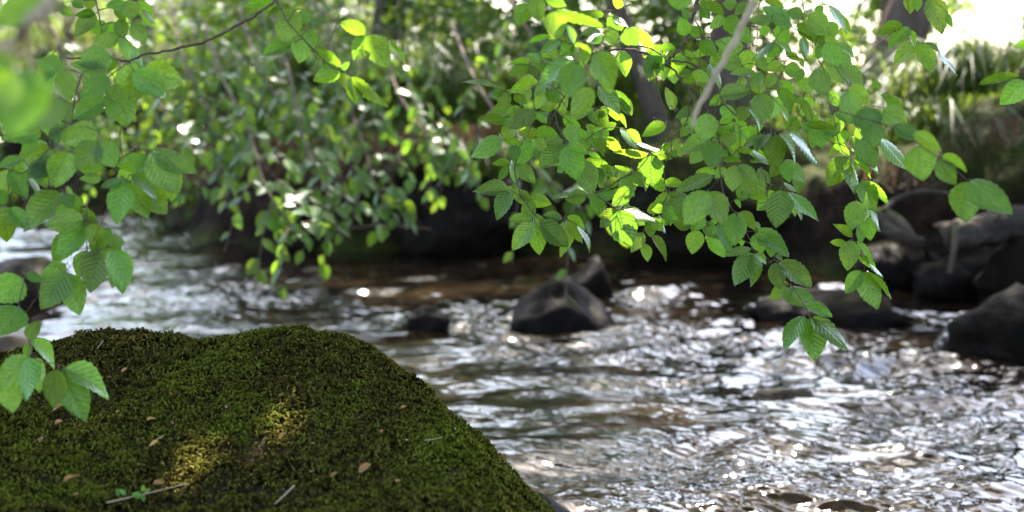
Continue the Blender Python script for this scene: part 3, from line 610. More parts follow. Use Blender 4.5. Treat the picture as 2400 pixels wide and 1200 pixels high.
tile(0, 0, K, [
 (850,560,590,510,110,'g'),(855,600,645,740,150,'g'),(830,770,600,920,160,'g'),(900,800,860,920,100,'g'),(500,540,310,470,110,'g',1.9),(500,550,540,770,150,'g',1.9),(470,770,540,940,130,'g',1.9),(320,1040,55,1090,130,'g'),(300,1090,180,1190,100,'g'),(520,970,390,1080,120,'g'),(770,1020,500,1080,180,'g'),
], [(14,0,[(640,580),(600,700),(570,860),(540,960),(380,1090)]),(14,0,[(860,590),(1010,480)]),(12,0,[(500,540),(640,580),(830,770)]),(11,0,[(540,960),(770,1020)])], 2.1, LT)
tile(0, 340, K, [
 (770,-20,600,165,190,'g',2.05),(790,-30,890,150,180,'g',2.05),(540,50,440,310,200,'g'),(700,120,690,230,170,'g'),(790,260,640,270,70,'g'),(170,110,0,160,80,'g'),(330,110,290,280,150,'g'),(400,30,350,220,110,'g'),(50,190,20,400,110,'g'),(80,200,200,390,130,'g'),(230,240,320,370,50,'s'),
 (490,370,200,570,170,'g'),(510,380,550,490,100,'g'),(520,320,570,390,40,'s'),(590,400,640,470,50,'y'),(655,580,380,610,150,'g'),(650,630,465,850,170,'g'),(710,610,760,800,130,'g'),(40,470,30,740,170,'g'),(80,490,215,640,120,'g'),(60,440,-60,380,100,'g'),
 (990,290,905,575,180,'g'),(1010,300,1155,550,170,'g'),(960,270,810,330,70,'g'),(1030,230,1230,385,110,'g'),(1170,60,1360,360,210,'g'),(1190,30,1490,215,150,'g'),(1140,80,1070,200,90,'g'),(1130,30,1100,0,40,'y'),
 (890,795,900,700,130,'g'),(780,810,700,1120,190,'g'),(880,810,965,1130,190,'g'),(200,1010,325,1050,70,'s'),
], [(9,0,[(950,240),(1000,290)]),(9,0,[(950,100),(1060,40),(1180,40)]),(9,0,[(830,510),(780,640),(700,790),(620,880),(530,970)]),(8,0,[(780,595),(660,590)]),(13,0,[(400,0),(300,120),(170,220),(70,200),(60,460)]),(9,0,[(830,510),(880,400),(950,240)]),(9,0,[(300,120),(520,350),(500,380)]),(8,0,[(620,880),(830,800)])], 2.1, LT)
tile(0, 640, K, [
 (180,40,-20,200,230,'g'),(150,260,0,470,240,'g'),(510,-10,340,250,200,'g'),(540,0,620,295,190,'g'),(220,520,300,380,110,'g'),(250,520,445,695,110,'g'),(230,550,200,650,60,'g'),
 (230,650,10,880,200,'g',2.05),(60,860,100,1075,160,'g',2.05),(230,660,220,975,150,'g',2.05),(290,660,320,910,120,'g'),(450,750,410,1030,160,'g'),(490,740,680,1110,220,'g'),(510,740,845,900,170,'g'),
], [(10,0,[(530,-30),(420,60),(290,190),(200,310),(180,330),(230,540)]),(11,0,[(180,330),(150,240),(190,50),(180,-20)]),(12,0,[(230,540),(280,680),(440,710),(500,740)])], 2.1, LT)
lg_ = np.random.default_rng(88)
for k in range(46):                                   # more leaves through the left-hand spray
    th, d, p = LT['T'][lg_.integers(len(LT['T']))]; u, v = p[lg_.integers(len(p))]
    if v > 620: continue
    u += lg_.uniform(-60, 60); v += lg_.uniform(-45, 45); a = lg_.uniform(.2, math.pi - .2); l = lg_.uniform(60, 92)
    LT['L'].append((u, v, u + l * math.cos(a), v + l * math.sin(a), l * lg_.uniform(.5, .75), 'ggys'[lg_.integers(4)], d + lg_.uniform(.0, .2)))
NTW = {'L': [], 'T': []}
tile(0, 0, K, [(330,-60,0,180,240,'g',1.32),(250,540,60,1010,350,'g',1.0),(130,560,-120,900,300,'g',1.0),(450,760,230,1000,230,'g',1.45),(60,420,-80,640,260,'g',1.0)],
     [(135,1.08,[(520,-130),(430,-20),(250,190),(100,310),(-60,460)]),(24,1.1,[(250,190),(200,380),(240,540),(130,560)]),(16,1.3,[(240,540),(450,760)]),(16,1.2,[(250,190),(330,-60)])], 1.0, NTW)
UT = {'L': [], 'T': []}
tile(0, 0, K, [(690,-20,700,70,100,'y'),(740,100,605,110,70,'y'),(745,110,605,270,120,'g'),(840,250,700,190,110,'y'),(980,20,840,50,80,'g'),(1000,0,1020,145,130,'g'),(1060,10,1200,160,90,'y'),(1110,80,1210,165,40,'s'),(930,150,970,290,110,'g'),(850,170,920,270,90,'y'),(1030,180,1130,320,110,'s'),(930,290,745,340,110,'g'),(960,290,1000,440,90,'g'),(1020,350,1100,530,100,'s'),(890,80,980,140,60,'y'),
  (560,10,640,60,60,'g'),(450,60,560,110,70,'g'),(500,20,420,90,60,'y')],
 [(14,0,[(740,-60),(750,0),(790,200),(790,300),(780,440)]),(9,0,[(790,195),(910,175),(1030,180)]),(9,0,[(795,345),(940,295),(1020,350)]),(9,0,[(770,80),(840,60),(980,25),(1060,10)]),(8,0,[(750,0),(560,10),(450,50)])], 3.0, UT)
CT = {'L': [], 'T': []}
tile(560, 0, K, [(430,70,350,325,190,'g'),(430,330,205,425,120,'g'),(520,240,470,465,160,'g'),(540,230,610,350,70,'y'),(290,40,60,20,100,'y'),(380,60,200,110,60,'y'),(500,70,530,190,100,'g'),
 (990,265,800,195,100,'y'),(1000,280,910,460,140,'g'),(1010,275,1160,500,170,'y'),(1170,320,1300,485,30,'y'),(1180,310,1225,390,40,'y'),
 (790,540,605,620,135,'y'),(800,520,600,370,85,'y'),(800,550,860,490,50,'y'),(810,560,840,690,85,'s'),(870,600,910,805,120,'s'),(890,600,1130,830,90,'y')],
 [(26,2.95,[(340,-60),(290,0),(160,100),(0,190),(-260,320),(-520,390),(-740,420),(-850,470),(-1080,460),(-1350,450)]),(16,3.25,[(295,0),(380,170),(500,300),(600,410),(720,520),(800,550),(880,600)]),(9,3.35,[(840,-60),(820,0),(740,250),(700,350),(690,480)]),(7,3.35,[(750,285),(880,280),(990,270),(1170,320)]),(9,3.2,[(380,170),(440,80),(500,70)]),(9,3.2,[(500,300),(430,330)]),
  (13,2.8,[(-850,470),(-860,640),(-900,880),(-930,1050),(-915,1200),(-910,1320),(-915,1370)])], 3.3, CT)

def make_branch(T, name, label, group, only=None, mat='twig', rscale=1.0):
    Ls = [e for e in T['L'] if only is None or only(e[6])]
    Ts = [e for e in T['T'] if only is None or only(e[1])]
    th0, d0, p0 = max(Ts, key=lambda e: e[0]); loc = at(*p0[0], d0)
    root = thing(name, loc, label, 'branch', group)
    mbs = []; nodes = []
    for k, (th, d, pts) in enumerate(Ts):
        mb = MB(); mbs.append(mb)
        P = smooth_poly([(a, b, d + .015 * math.sin(a * .05)) for a, b in pts], 6 * len(pts))
        W3 = np.array([at(*q) for q in P]); rad = th * d / FPX / 2
        W3 += rng.normal(0, rad * .35, W3.shape)
        mb.tube(W3, max(rad, .0006) * rscale, max(rad * .6, .0005) * rscale, 6, .12)
        nodes.append(np.column_stack([P[:, :2], np.full(len(P), d), np.full(len(P), k)]))
    ND = np.vstack(nodes)
    for e in Ls:
        d = e[6] + random.uniform(-.03, .03)
        base = pixel_leaf(root, *e[:6], d)
        q = ND[np.argmin((ND[:, 0] - e[0]) ** 2 + (ND[:, 1] - e[1]) ** 2 + ((ND[:, 2] - d) * 150) ** 2)]
        far = math.hypot(q[0] - e[0], q[1] - e[1])
        if far < 170:
            A = at(*q[:3]); mid = (A + base) / 2 + np.array((0, 0, .08 * np.linalg.norm(A - base)))
            r_ = .0006 if far < 30 else .0009
            mbs[int(q[3])].tube(smooth_poly([A, mid, base], 6), r_, .0006, 5)
            if far > 30: ND = np.vstack([ND, [(q[0] * .5 + e[0] * .5, q[1] * .5 + e[1] * .5, (q[2] + d) / 2, q[3]), (e[0], e[1], d, q[3])]])
    for mb in mbs: mb.build('twig', M[mat], root, off=loc)
    return root
fg = np.random.default_rng(77)
TW = [(th, d, p) for th, d, p in RT['T'] if d >= 2.45 and th < 5]
for k in range(120):                                   # further leaves deeper in the same sharp spray
    th, d, p = TW[fg.integers(len(TW))]; i = fg.integers(len(p)); u, v = p[i]
    if not (1130 < u < 2020 and 60 < v < 560): continue
    u += fg.uniform(-25, 25); v += fg.uniform(-20, 20); a = fg.uniform(.1, math.pi - .1) + (0 if fg.random() < .8 else math.pi); l = fg.uniform(38, 62)
    RT['L'].append((u, v, u + l * math.cos(a), v + l * math.sin(a), l * fg.uniform(.35, .7), 'ygs'[fg.integers(3)] if fg.random() < .5 else 'y', d + fg.uniform(.04, .22)))
GB = 'beech branches hanging into the view'
make_branch(RT, 'beech_branch', 'crisp leafy beech branch hanging over the stream right of centre, in sharp focus', GB, lambda d: d >= 2.45)
make_branch(RT, 'beech_branch', 'nearer softly blurred beech sprays hanging in front of the sharp branch', GB, lambda d: d < 2.45)
make_branch(ET, 'beech_branch', 'small beech spray hanging at the top right before the bright meadow', GB)
make_branch(FT, 'beech_branch', 'tip of a beech spray with two leaves entering at the right edge', GB)
make_branch(LT, 'beech_branch', 'leafy beech branch trailing down the left edge over the mossy boulder', GB)
make_branch(NTW, 'beech_branch', 'very blurred thick pale branch with big leaves in the upper left corner', GB, mat='twig_pale')
make_branch(UT, 'beech_branch', 'small leafy beech spray high at the upper left behind the thick branch', GB)
make_branch(CT, 'beech_branch', 'long arching brown branch from the top with lime leaves at its end', GB)
BT = {'L': [], 'T': []}
tile(1400, 0, 4, [], [(62,1.75,[(1540,-160),(1480,-20),(1300,350),(1150,620),(950,1000),(890,1180)])], 1.75, BT)
BT['L'] = []
th, d, pts = BT['T'][0]; P = smooth_poly([at(a, b, d) for a, b in pts], 24)
P[5:-3] += np.random.default_rng(4).normal(0, .0011, (len(P) - 8, 3)); mb = MB(); mb.tube(P, np.linspace(.0052, .0026, len(P)) * (1 + .22 * (np.arange(len(P)) % 7 == 3)), None, 8, .08)
tag(mb.build('bare_twig', M['twig_pale'], None, P[0], off=P[0]), 'blurred pale bare twig slanting down in front of the right branch', 'twig')
# leaves and twigs hanging at the right tip of the near spray
TT = {'L': [], 'T': []}
tile(2000, 300, 4, [(630,160,650,470,260,'g'),(800,290,950,510,170,'g'),(830,260,1040,400,90,'y'),(1080,500,1060,860,270,'g'),(1100,480,1440,790,240,'g'),(560,60,800,210,120,'y'),(200,-60,180,150,200,'g'),(380,-40,620,110,130,'g')],
     [(12,0,[(-300,-200),(200,-60),(560,60),(630,160),(800,280),(1080,490)])], 2.0, TT)
make_branch(TT, 'beech_branch', 'blurred beech spray ending in a notched leaf pair at the right', GB)

# ------------------------------------------------------------------ litter and seedling on the boulder
def dead_leaf(u, v, lpx, ang, label, k, group='fallen leaves on the mossy boulder'):
    p0 = on_boulder(u, v) + np.array((0, 0, .012)); d = (p0 - CAM) @ FWD; Ln = lpx * d / FPX
    me = LEAF_DEAD[k % len(LEAF_DEAD)]
    a = np.array((math.cos(ang), math.sin(ang), .25)); nrm = np.array((random.uniform(-.4, .4), -.5, 1.0))
    o = bpy.data.objects.new('dead_leaf', me); col.objects.link(o); o.matrix_basis = leaf_matrix(p0, a, nrm, Ln * .6, Ln)
    tag(o, label, 'leaf', group)
LEAF_DEAD = [leaf_mesh('dead_leaf', M['dead'], 7, 4, .5, random.uniform(-.5, .5), .02, .06, 70 + k) for k in range(4)]
for k, (u, v, l, a, lab) in enumerate([
    (125, 978, 38, .3, 'curled pale brown leaf under the lowest left leaves'), (128, 1012, 22, 0, 'small orange leaf just below the curled pale leaf'), (92, 1055, 18, 1.4, 'tiny upright pale leaf scrap at the far left of the boulder'),
    (345, 1003, 20, .5, 'small orange-brown leaf on the moss above the bare patch'), (352, 1062, 22, .1, 'brown leaf lying on the edge of the bare rock patch'), (655, 1045, 24, .9, 'pale crumpled leaf right of the sunlit streak on the moss'),
    (150, 1148, 26, .2, 'orange leaf beside a yellow one near the bottom left'), (172, 1138, 18, .8, 'yellow leaf on top of the orange one near the bottom left'), (840, 1125, 34, .35, 'dark red-brown leaf on the moss in the middle of the boulder'),
    (1172, 1088, 20, -.4, 'small orange leaf on the right shoulder of the boulder'), (775, 1137, 20, .2, 'small tan leaf at the lower middle of the boulder'), (360, 1155, 26, .1, 'reddish leaf below the sunlit moss patch'), (285, 888, 16, .7, 'tiny whitish leaf scrap on the upper left moss')]):
    dead_leaf(u, v, l, a, lab, k)
for k in range(26):
    dead_leaf(rng.uniform(60, 1080), rng.uniform(930, 1190), rng.uniform(7, 13), rng.uniform(0, 6.28), 'tiny brown bud scale caught in the moss of the boulder', k, 'bud scales in the moss')
def ground_twig(pts, label, r=.0013):
    P = smooth_poly([on_boulder(u, v) + np.array((0, 0, .011)) for u, v in pts], 10); mb = MB(); mb.tube(P, r, r * .6, 5)
    tag(mb.build('fallen_twig', M['twig_pale'], None, P[0], off=P[0]), label, 'twig', 'fallen twigs on the mossy boulder')
ground_twig([(250, 1196), (340, 1175), (440, 1150)], 'thin twig lying across the moss below the seedling')
ground_twig([(690, 1155), (665, 1180), (645, 1199)], 'short twig at the bottom edge of the boulder')
ground_twig([(995, 1048), (1015, 1046), (1035, 1041)], 'pale straw on the right slope of the boulder', .001)
ground_twig([(228, 832), (237, 820), (243, 812)], 'pale straw standing in the moss at the upper left', .0008)
ground_twig([(350, 1062), (370, 1045), (385, 1036)], 'fine twig over the bare rock patch', .0009)
p0 = on_boulder(300, 1168); sd = thing('seedling', p0, 'little green seedling growing from the moss near the bottom edge', 'plant')
mb = MB(); ds = (p0 - CAM) @ FWD
for (u, v, tu, tv, w_) in [(278, 1162, 273, 1145, 10), (293, 1160, 280, 1147, 9), (330, 1165, 312, 1158, 14), (335, 1152, 336, 1137, 10), (340, 1155, 352, 1147, 8), (252, 1173, 214, 1186, 14), (332, 1160, 338, 1175, 9)]:
    bpt = pixel_leaf(sd, u, v, tu, tv, w_, 'g', ds - .02); mb.tube(smooth_poly([p0, (p0 + bpt) / 2 + np.array((0, 0, .004)), bpt], 5), .0007, .0005, 5)
mb.build('stem', M['grass'], sd, off=p0)

# ------------------------------------------------------------------ foliage masses
def leaf_cloud(pos, size, up_bias=.6, mat='crown', parent=None, name='foliage', off=(0, 0, 0), droop=0.35, g=rng):
    "one folded leaf (two quads) per position"
    n = len(pos); th = g.uniform(0, 2 * math.pi, n)
    a = np.stack([np.cos(th), np.sin(th), -droop + g.normal(0, .35, n)], -1); a /= np.linalg.norm(a, axis=1)[:, None]
    nr = g.normal(0, 1, (n, 3)) * (1 - up_bias) + np.array((0, -.12, 1.0)) * up_bias
    nr -= a * (nr * a).sum(1)[:, None]; nr /= np.linalg.norm(nr, axis=1)[:, None]; s = np.cross(a, nr)
    Lx = (size * g.uniform(.7, 1.25, n))[:, None]; b0 = pos - a * Lx * .5; fold = .06
    V = np.stack([b0, b0 + a * Lx * .42 + s * Lx * .32 + nr * Lx * fold, b0 + a * Lx * .78 + s * Lx * .22 + nr * Lx * fold * .4, b0 + a * Lx, b0 + a * Lx * .78 - s * Lx * .22 + nr * Lx * fold * .4, b0 + a * Lx * .42 - s * Lx * .32 + nr * Lx * fold], 1)
    F = (np.arange(n) * 6)[:, None, None] + np.array([[0, 1, 2, 3], [0, 3, 4, 5]])[None]
    return stuff(link(name, mesh_np(name, V.reshape(-1, 3) - np.asarray(off), F.reshape(-1, 4), M[mat]), parent))
def clumps(center, rad, nclump, per, spread, g=rng):
    c = np.asarray(center); q = g.normal(0, 1, (nclump, 3)); q /= np.linalg.norm(q, axis=1)[:, None]
    q = c + q * (g.uniform(.15, 1, (nclump, 1)) ** .45) * np.asarray(rad)
    n = g.poisson(per, nclump); i = np.repeat(np.arange(nclump), n)
    return q[i] + g.normal(0, 1, (len(i), 3)) * spread * np.array((1, 1, .6)), q

# canopy of the near beech, over the foreground (out of the frame, throws the dappled shade)
FLECKS = [on_boulder(450, 1110), on_boulder(640, 1005), on_boulder(470, 1085), at(830, 110, 3.3), at(1480, 80, 2.62), at(1480, 355, 2.62), at(1530, 400, 2.62), at(1380, 40, 2.1), at(2250, 530, 6.35), at(2275, 588, 6.6), at(2140, 325, 7.5), at(1570, 292, 8.6), at(1485, 500, 2.5), at(2005, 330, 2.62)]
FR = [.006, .003, .003, .02, .05, .025, .025, .04, .06, .05, .12, .08, .02, .02]
for u, v, r_ in [(950, 700, .16), (1080, 680, .14), (900, 690, .1), (1600, 755, .16), (1720, 745, .14), (1520, 735, .1), (1490, 965, .14), (2130, 705, .16), (2060, 800, .12), (1730, 1060, .1), (820, 660, .08), (1450, 850, .08), (300, 690, .1)]:
    FLECKS.append(on_z(u, v)); FR.append(r_ * 1.45)      # open sky towards the sun over these patches of water
def carve(pos, margin=.04):
    k = np.ones(len(pos), bool)
    for f, r_ in zip(FLECKS, FR):
        v = pos - f; t_ = v @ SUN; k &= np.linalg.norm(v - t_[:, None] * SUN, axis=1) > r_ + margin
    return pos[k]
def near_tree(loc, label, r0, h, limbs, crowns, seed):
    g = np.random.default_rng(seed); loc = np.array(loc, float)
    T = thing('beech_tree', loc, label, 'tree', 'beeches on the near bank')
    mb = MB(); mb.tube(smooth_poly([loc + (0, 0, -.3), loc + (0, .1, 1.5), loc + (-.1, .3, h * .6), loc + (.1, .4, h)], 14), r0, r0 * .4, 12, .04)
    for q in limbs: mb.tube(smooth_poly([loc + (0, .2, 2.4)] + [np.array(z, float) for z in q], 14), r0 * .28, .012, 8, .06)
    mb.build('trunk', M['bark'], T, off=loc)
    P = []
    for c, r, ncl, per in crowns: P.append(clumps(c, r, ncl, per, .30, g)[0])
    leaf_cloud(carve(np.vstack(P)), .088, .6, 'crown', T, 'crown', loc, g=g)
near_tree((3.9, .4, .3), 'big beech on the near bank at the right whose crown spreads over the stream', .26, 6, [((2.2, 2.6, 3.2), (-.6, 4.6, 3.8)), ((2.8, 1.4, 3.4), (.6, 2.0, 4.2)), ((3.6, 3, 3.4), (3.0, 5.2, 3.9))],
          [((-.35, 4.8, 3.75), (1.55, 1.25, .6), 460, 42), ((2.0, 4.9, 3.8), (1.2, 1.2, .6), 170, 34), ((1.2, 2.3, 4.1), (2.6, 1.6, .7), 260, 34), ((4.2, 2.5, 4.2), (1.9, 3.2, .9), 280, 34)], 201)
near_tree((-4.2, 0, .3), 'added beech on the near bank at the left, crown unseen overhead for shade', .24, 6, [((-3, 2, 3.4), (-1.2, 3.4, 4.0)), ((-3.8, 2.6, 3.2), (-4.2, 4.6, 3.8)), ((-3, 0, 3.4), (-.6, 0, 4.4))],  # unseen tree added to widen the overhead shade
          [((-4.0, 3.6, 3.9), (2.2, 2.2, .8), 320, 36), ((-1.8, 1.6, 4.3), (2.2, 1.8, .7), 240, 34)], 202)
near_tree((.8, -4.5, .5), 'beech added behind the camera, its crown shading the far bank', .3, 7, [((0, -3, 4), (-2, -2, 4.6)), ((1.5, -3, 4), (3.2, -2, 4.6))],  # unseen tree added to cut sky light from behind the camera
          [((0, -2.2, 4.6), (4.5, 2.2, .9), 420, 34), ((.8, -5.5, 3.4), (4.5, 1.4, 2.4), 420, 36)], 203)

# trees of the far bank
def tree(loc, label, r0, lean, h, crown_c, crown_r, ncl, per, mat='crown', limbs=3, seed=0):
    g = np.random.default_rng(seed); loc = np.asarray(loc, float)
    T = thing('tree', loc, label, 'tree', 'trees on the far bank')
    P = smooth_poly([loc + (0, 0, -.15), loc + np.array(lean) * .35 + (g.normal(0, .04), 0, h * .35), loc + np.array(lean) * .7 + (0, g.normal(0, .05), h * .7), loc + np.array(lean) + (0, 0, h)], 16)
    rad = np.linspace(r0, r0 * .45, 16); rad[:3] *= np.array((1.55, 1.25, 1.08))
    mb = MB(); mb.tube(P, rad, None, 14, .05)
    pos, q = clumps(crown_c, crown_r, ncl, per, .22, g)
    for k in range(limbs + 3):
        e = q[g.integers(len(q))]; s = P[g.integers(9, 15)]
        mb.tube(smooth_poly([s, (s + e) / 2 + (0, 0, .2), e], 8), r0 * .25, .01, 6, .05)
    mb.build('trunk', M['bark'], T, off=loc)
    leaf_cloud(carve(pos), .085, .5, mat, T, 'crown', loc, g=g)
def gl(u, y):
    x = (u - 1200) / FPX * y * 1.0; return np.array((x, y, float(ground_z(np.array([x]), np.array([y]))[0])))
tree(gl(2010, 9.6), 'thick leaning dark trunk at the top right of the far bank', .17, (2.0, .3, 0), 5, (3.0, 10.2, 5.6), (2.0, 1.6, 1.2), 90, 40, seed=1)
tree(gl(2085, 10.4), 'paler grey trunk just right of the thick leaning trunk', .12, (.15, .1, 0), 5.5, (3.6, 11.5, 5.6), (1.6, 1.6, 1.4), 60, 40, seed=2)
tree(gl(1690, 10.2), 'dark brown trunk behind the middle of the right branch', .13, (.1, .2, 0), 5.5, (1.6, 10.8, 5.2), (1.7, 1.4, 1.2), 80, 40, seed=3)
tree(gl(1600, 12.5), 'slim dark trunk standing further back in the wood', .1, (-.2, .3, 0), 6, (.6, 13.5, 6.5), (2.0, 1.6, 1.5), 70, 40, seed=4)
tree(gl(2480, 9.6), 'added tree at the right whose boughs shade the water and bank, outside the view', .2, (-.6, -.2, 0), 6, (1.9, 9.0, 5.0), (2.4, 1.3, .8), 170, 36, seed=21)  # unseen boughs added to cut overhead light on the far bank
tree(gl(-420, 11.8), 'added tree at the left bend whose boughs shade the far bank, outside the view', .16, (1.2, -.6, 0), 6, (-1.7, 9.8, 5.0), (2.0, 1.3, .8), 140, 36, seed=22)  # another added crown, out of view, dimming the bank from above
tree(gl(1570, 9.9), 'slanting dark stem crossing behind the beech leaves', .07, (-.9, .3, 0), 2.4, (-.2, 10.6, 4.2), (1.3, 1.0, .8), 50, 40, seed=5)
tree(gl(330, 15.0), 'leafy tree at the back left beyond the bend', .13, (.2, .3, 0), 5, (-4.2, 15.5, 5.2), (2.4, 1.8, 1.6), 45, 36, 'fresh', seed=6)
tree(gl(900, 14.0), 'leafy tree behind the shrubs in the back centre', .12, (.3, .2, 0), 5, (-1.2, 14.4, 5.6), (2.0, 1.6, 1.3), 36, 36, 'fresh', seed=7)
tree(gl(1250, 16.5), 'pale leafy tree farthest back in the middle', .12, (.1, .2, 0), 5, (.4, 17, 5.0), (2.2, 1.6, 1.6), 40, 36, 'fresh', seed=8)


tree(gl(1330, 15.2), 'tree added far behind the right branch, crown above the view for shade', .15, (-.2, -.2, 0), 6, (1.1, 13.9, 5.1), (1.5, 1.5, 1.0), 150, 42, seed=32)  # crown added above the view to throw shade on the undergrowth
tree(gl(640, 15.2), 'tree added at the back behind the drooping branches, crown above the view for shade', .15, (.2, -.2, 0), 6, (-1.3, 13.7, 5.1), (1.6, 1.5, 1.0), 150, 42, seed=33)  # added to shade the bushes behind the drooping branches

# shrubs and undergrowth
def shrub(u, y, w_, h, n, label, mat='fresh', size=.075, zoff=0.0, seed=0, up=.45):
    g = np.random.default_rng(seed + 100); b0 = gl(u, y); S = thing('shrub', b0, label, 'shrub', 'shrubs on the far bank')
    ncl = max(8, n // 28); pos, q = clumps(b0 + (0, 0, h * .55 + zoff), (w_, w_ * .7, h * .5), ncl, 28, .12, g)
    mb = MB()
    for e in q[:14]:
        s = b0 + (g.normal(0, .05), g.normal(0, .05), -.03); mb.tube(smooth_poly([s, (s * .5 + e * .5) + (0, 0, .1), e], 8), .012, .003, 5)
    mb.build('stem', M['twig'], S, off=b0)
    leaf_cloud(pos, size, up, mat, S, 'foliage', b0, g=g)
shrub(60, 13.2, .9, 1.6, 900, 'dark bush at the far left beyond the bend', 'crown', seed=1)
shrub(300, 12.6, .8, 1.5, 1000, 'sunlit lime green bush at the upper left', seed=2)
shrub(520, 12.0, .8, 1.2, 900, 'bright bush above the bend of the stream', seed=3)
shrub(420, 10.9, .6, .8, 700, 'low leafy bush at the bend of the stream', seed=4)
shrub(700, 11.2, .7, .9, 900, 'leafy bush behind the drooping branches', seed=5)
shrub(880, 12.6, .9, 1.2, 900, 'pale bush behind the lime leaves at centre left', seed=6)
shrub(1050, 10.9, .55, .85, 700, 'bush with shining leaves in the centre of the far bank', 'crown', seed=7)
shrub(1200, 12.0, .8, 1.2, 900, 'bush glittering in the sun behind the centre', seed=8)
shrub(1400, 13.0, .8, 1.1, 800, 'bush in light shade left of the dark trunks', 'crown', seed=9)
shrub(1560, 11.3, .5, .7, 500, 'small lime bush between the dark trunks', seed=10)
shrub(1850, 11.8, .6, .7, 500, 'dark low bush behind the leaning trunk', 'crown', seed=11)
shrub(1940, 9.7, .35, .4, 300, 'grey-green low bush at the foot of the leaning trunk', 'crown', seed=12)
shrub(2350, 15, .9, 1.5, 420, 'thin sunlit bush before the bright sky at the top right', seed=13)
shrub(2190, 15, .8, 1.7, 900, 'low sunlit bush at the edge of the meadow', seed=14)

for i, (u, y, w_, h, n, lab, mt) in enumerate([
    (150, 15.5, 1.3, 3.0, 1500, 'tall leafy bush at the far back left', 'fresh'), (480, 15, 1.2, 2.8, 1500, 'tall sunlit bush behind the bend', 'fresh'), (780, 15.5, 1.2, 2.6, 1500, 'tall pale bush at the back left of centre', 'fresh'),
    (1060, 15, 1.1, 2.3, 1400, 'tall bush glittering at the back centre', 'crown'), (1330, 14.5, 1.1, 2.6, 1500, 'tall shaded bush behind the right branch', 'crown'), (1560, 15.5, 1.2, 2.7, 1500, 'tall dark bush between the trunks', 'crown'),
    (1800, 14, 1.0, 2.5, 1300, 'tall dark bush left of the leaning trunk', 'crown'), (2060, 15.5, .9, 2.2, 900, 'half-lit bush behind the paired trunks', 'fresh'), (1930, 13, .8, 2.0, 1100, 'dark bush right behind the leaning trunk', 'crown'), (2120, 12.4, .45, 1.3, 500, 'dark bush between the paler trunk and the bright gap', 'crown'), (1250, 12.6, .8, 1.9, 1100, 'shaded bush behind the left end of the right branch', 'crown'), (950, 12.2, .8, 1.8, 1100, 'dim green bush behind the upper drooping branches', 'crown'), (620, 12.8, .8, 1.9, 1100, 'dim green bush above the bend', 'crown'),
    (1680, 11.6, .6, 1.2, 800, 'dark undergrowth around the foot of the brown trunk', 'crown'), (1430, 11.2, .6, 1.0, 800, 'dim undergrowth behind the slanting stem', 'crown')]):
    shrub(u, y, w_, h, n, lab, mt, .085, seed=60 + i)

# grass
def blades(pos, h, lean, width=.006, g=rng, droop=.5, spread=1.0):
    n = len(pos); th = g.uniform(0, 2 * math.pi, n); D = np.stack([np.cos(th), np.sin(th), np.zeros(n)], -1)
    S = np.stack([-np.sin(th), np.cos(th), np.zeros(n)], -1); H = (h * g.uniform(.6, 1.25, n))[:, None]; ln = (lean * g.uniform(.3, 1.5, n))[:, None]
    z = np.array((0, 0, 1.0)); w_ = width * g.uniform(.7, 1.4, n)[:, None]
    c = [pos, pos + D * H * ln * .25 + z * H * .5, pos + D * H * ln * .7 + z * H * (.85 - .15 * droop), pos + D * H * ln * 1.25 + z * H * (.95 - .6 * droop * ln)]
    V = np.stack([c[0] - S * w_, c[0] + S * w_, c[1] - S * w_ * .9, c[1] + S * w_ * .9, c[2] - S * w_ * .6, c[2] + S * w_ * .6, c[3] - S * w_ * .08, c[3] + S * w_ * .08], 1)
    F = (np.arange(n) * 8)[:, None, None] + np.array([[0, 1, 3, 2], [2, 3, 5, 4], [4, 5, 7, 6]])[None]
    return V.reshape(-1, 3), F.reshape(-1, 4)
gxp = rng.uniform(-6, 5.5, 60000); gyp = rng.uniform(5.5, 17, 60000); s = bank_dist(gxp, gyp)
k = (s > .35 + 1.3 * sstep(1.5, 2.2, gxp) * (gyp < 9)) & (np.abs(gxp) < .45 * gyp + .3) & (n2(gxp, gyp, 1.3, 2, 40.0) + .25 * rng.normal(0, 1, len(gxp)) > -.15)
gxp, gyp = gxp[k], gyp[k]; pos = np.stack([gxp, gyp, ground_z(gxp, gyp) - .01], -1)
v, f = blades(pos, .22, .6); g_ = stuff(link('grass', mesh_np('grass', v, f, M['grass'])))
tag(g_, 'fine green grass covering the top of the far bank', 'grass')
def tuft(u, v_, d, n, h, label, lean=.8, mat='grass', seed=0, down=False):
    g = np.random.default_rng(seed + 300); p0 = at(u, v_, d)
    pos = np.zeros((n, 3)) + g.normal(0, 1, (n, 3)) * np.array((.11, .08, .015))
    V, F = blades(pos, h, lean, .005, g, droop=1.0)
    if down: V[:, 2] = -np.abs(V[:, 2]) * .9; V[:, 1] -= .12
    o = link('grass_tuft', mesh_np('grass_tuft', V, F, M[mat]), None, p0)
    tag(o, label, 'grass', 'tufts along the far bank')
tuft(2260, 215, 7.6, 300, .36, 'big arching grass tuft on top of the right bank', 1.3)
tuft(2160, 245, 7.9, 160, .26, 'sunlit grass tuft at the top of the right bank', seed=1)
tuft(2390, 190, 8.0, 160, .3, 'grass tuft at the right edge below the bright gap', seed=2)
tuft(2150, 330, 7.5, 160, .28, 'sun-touched grass drooping from the right bank', 1.3, seed=3)
tuft(2290, 270, 7.4, 60, .22, 'hanging brown dead grass under the big tuft', 1.0, 'straw', 4, True)
tuft(2120, 370, 7.6, 60, .22, 'short dead grass hanging above the curved root', .5, 'straw', 5, True)
tuft(1100, 400, 8.9, 200, .25, 'green tuft hanging over the dark boulder in the far bank', 1.2, seed=6)
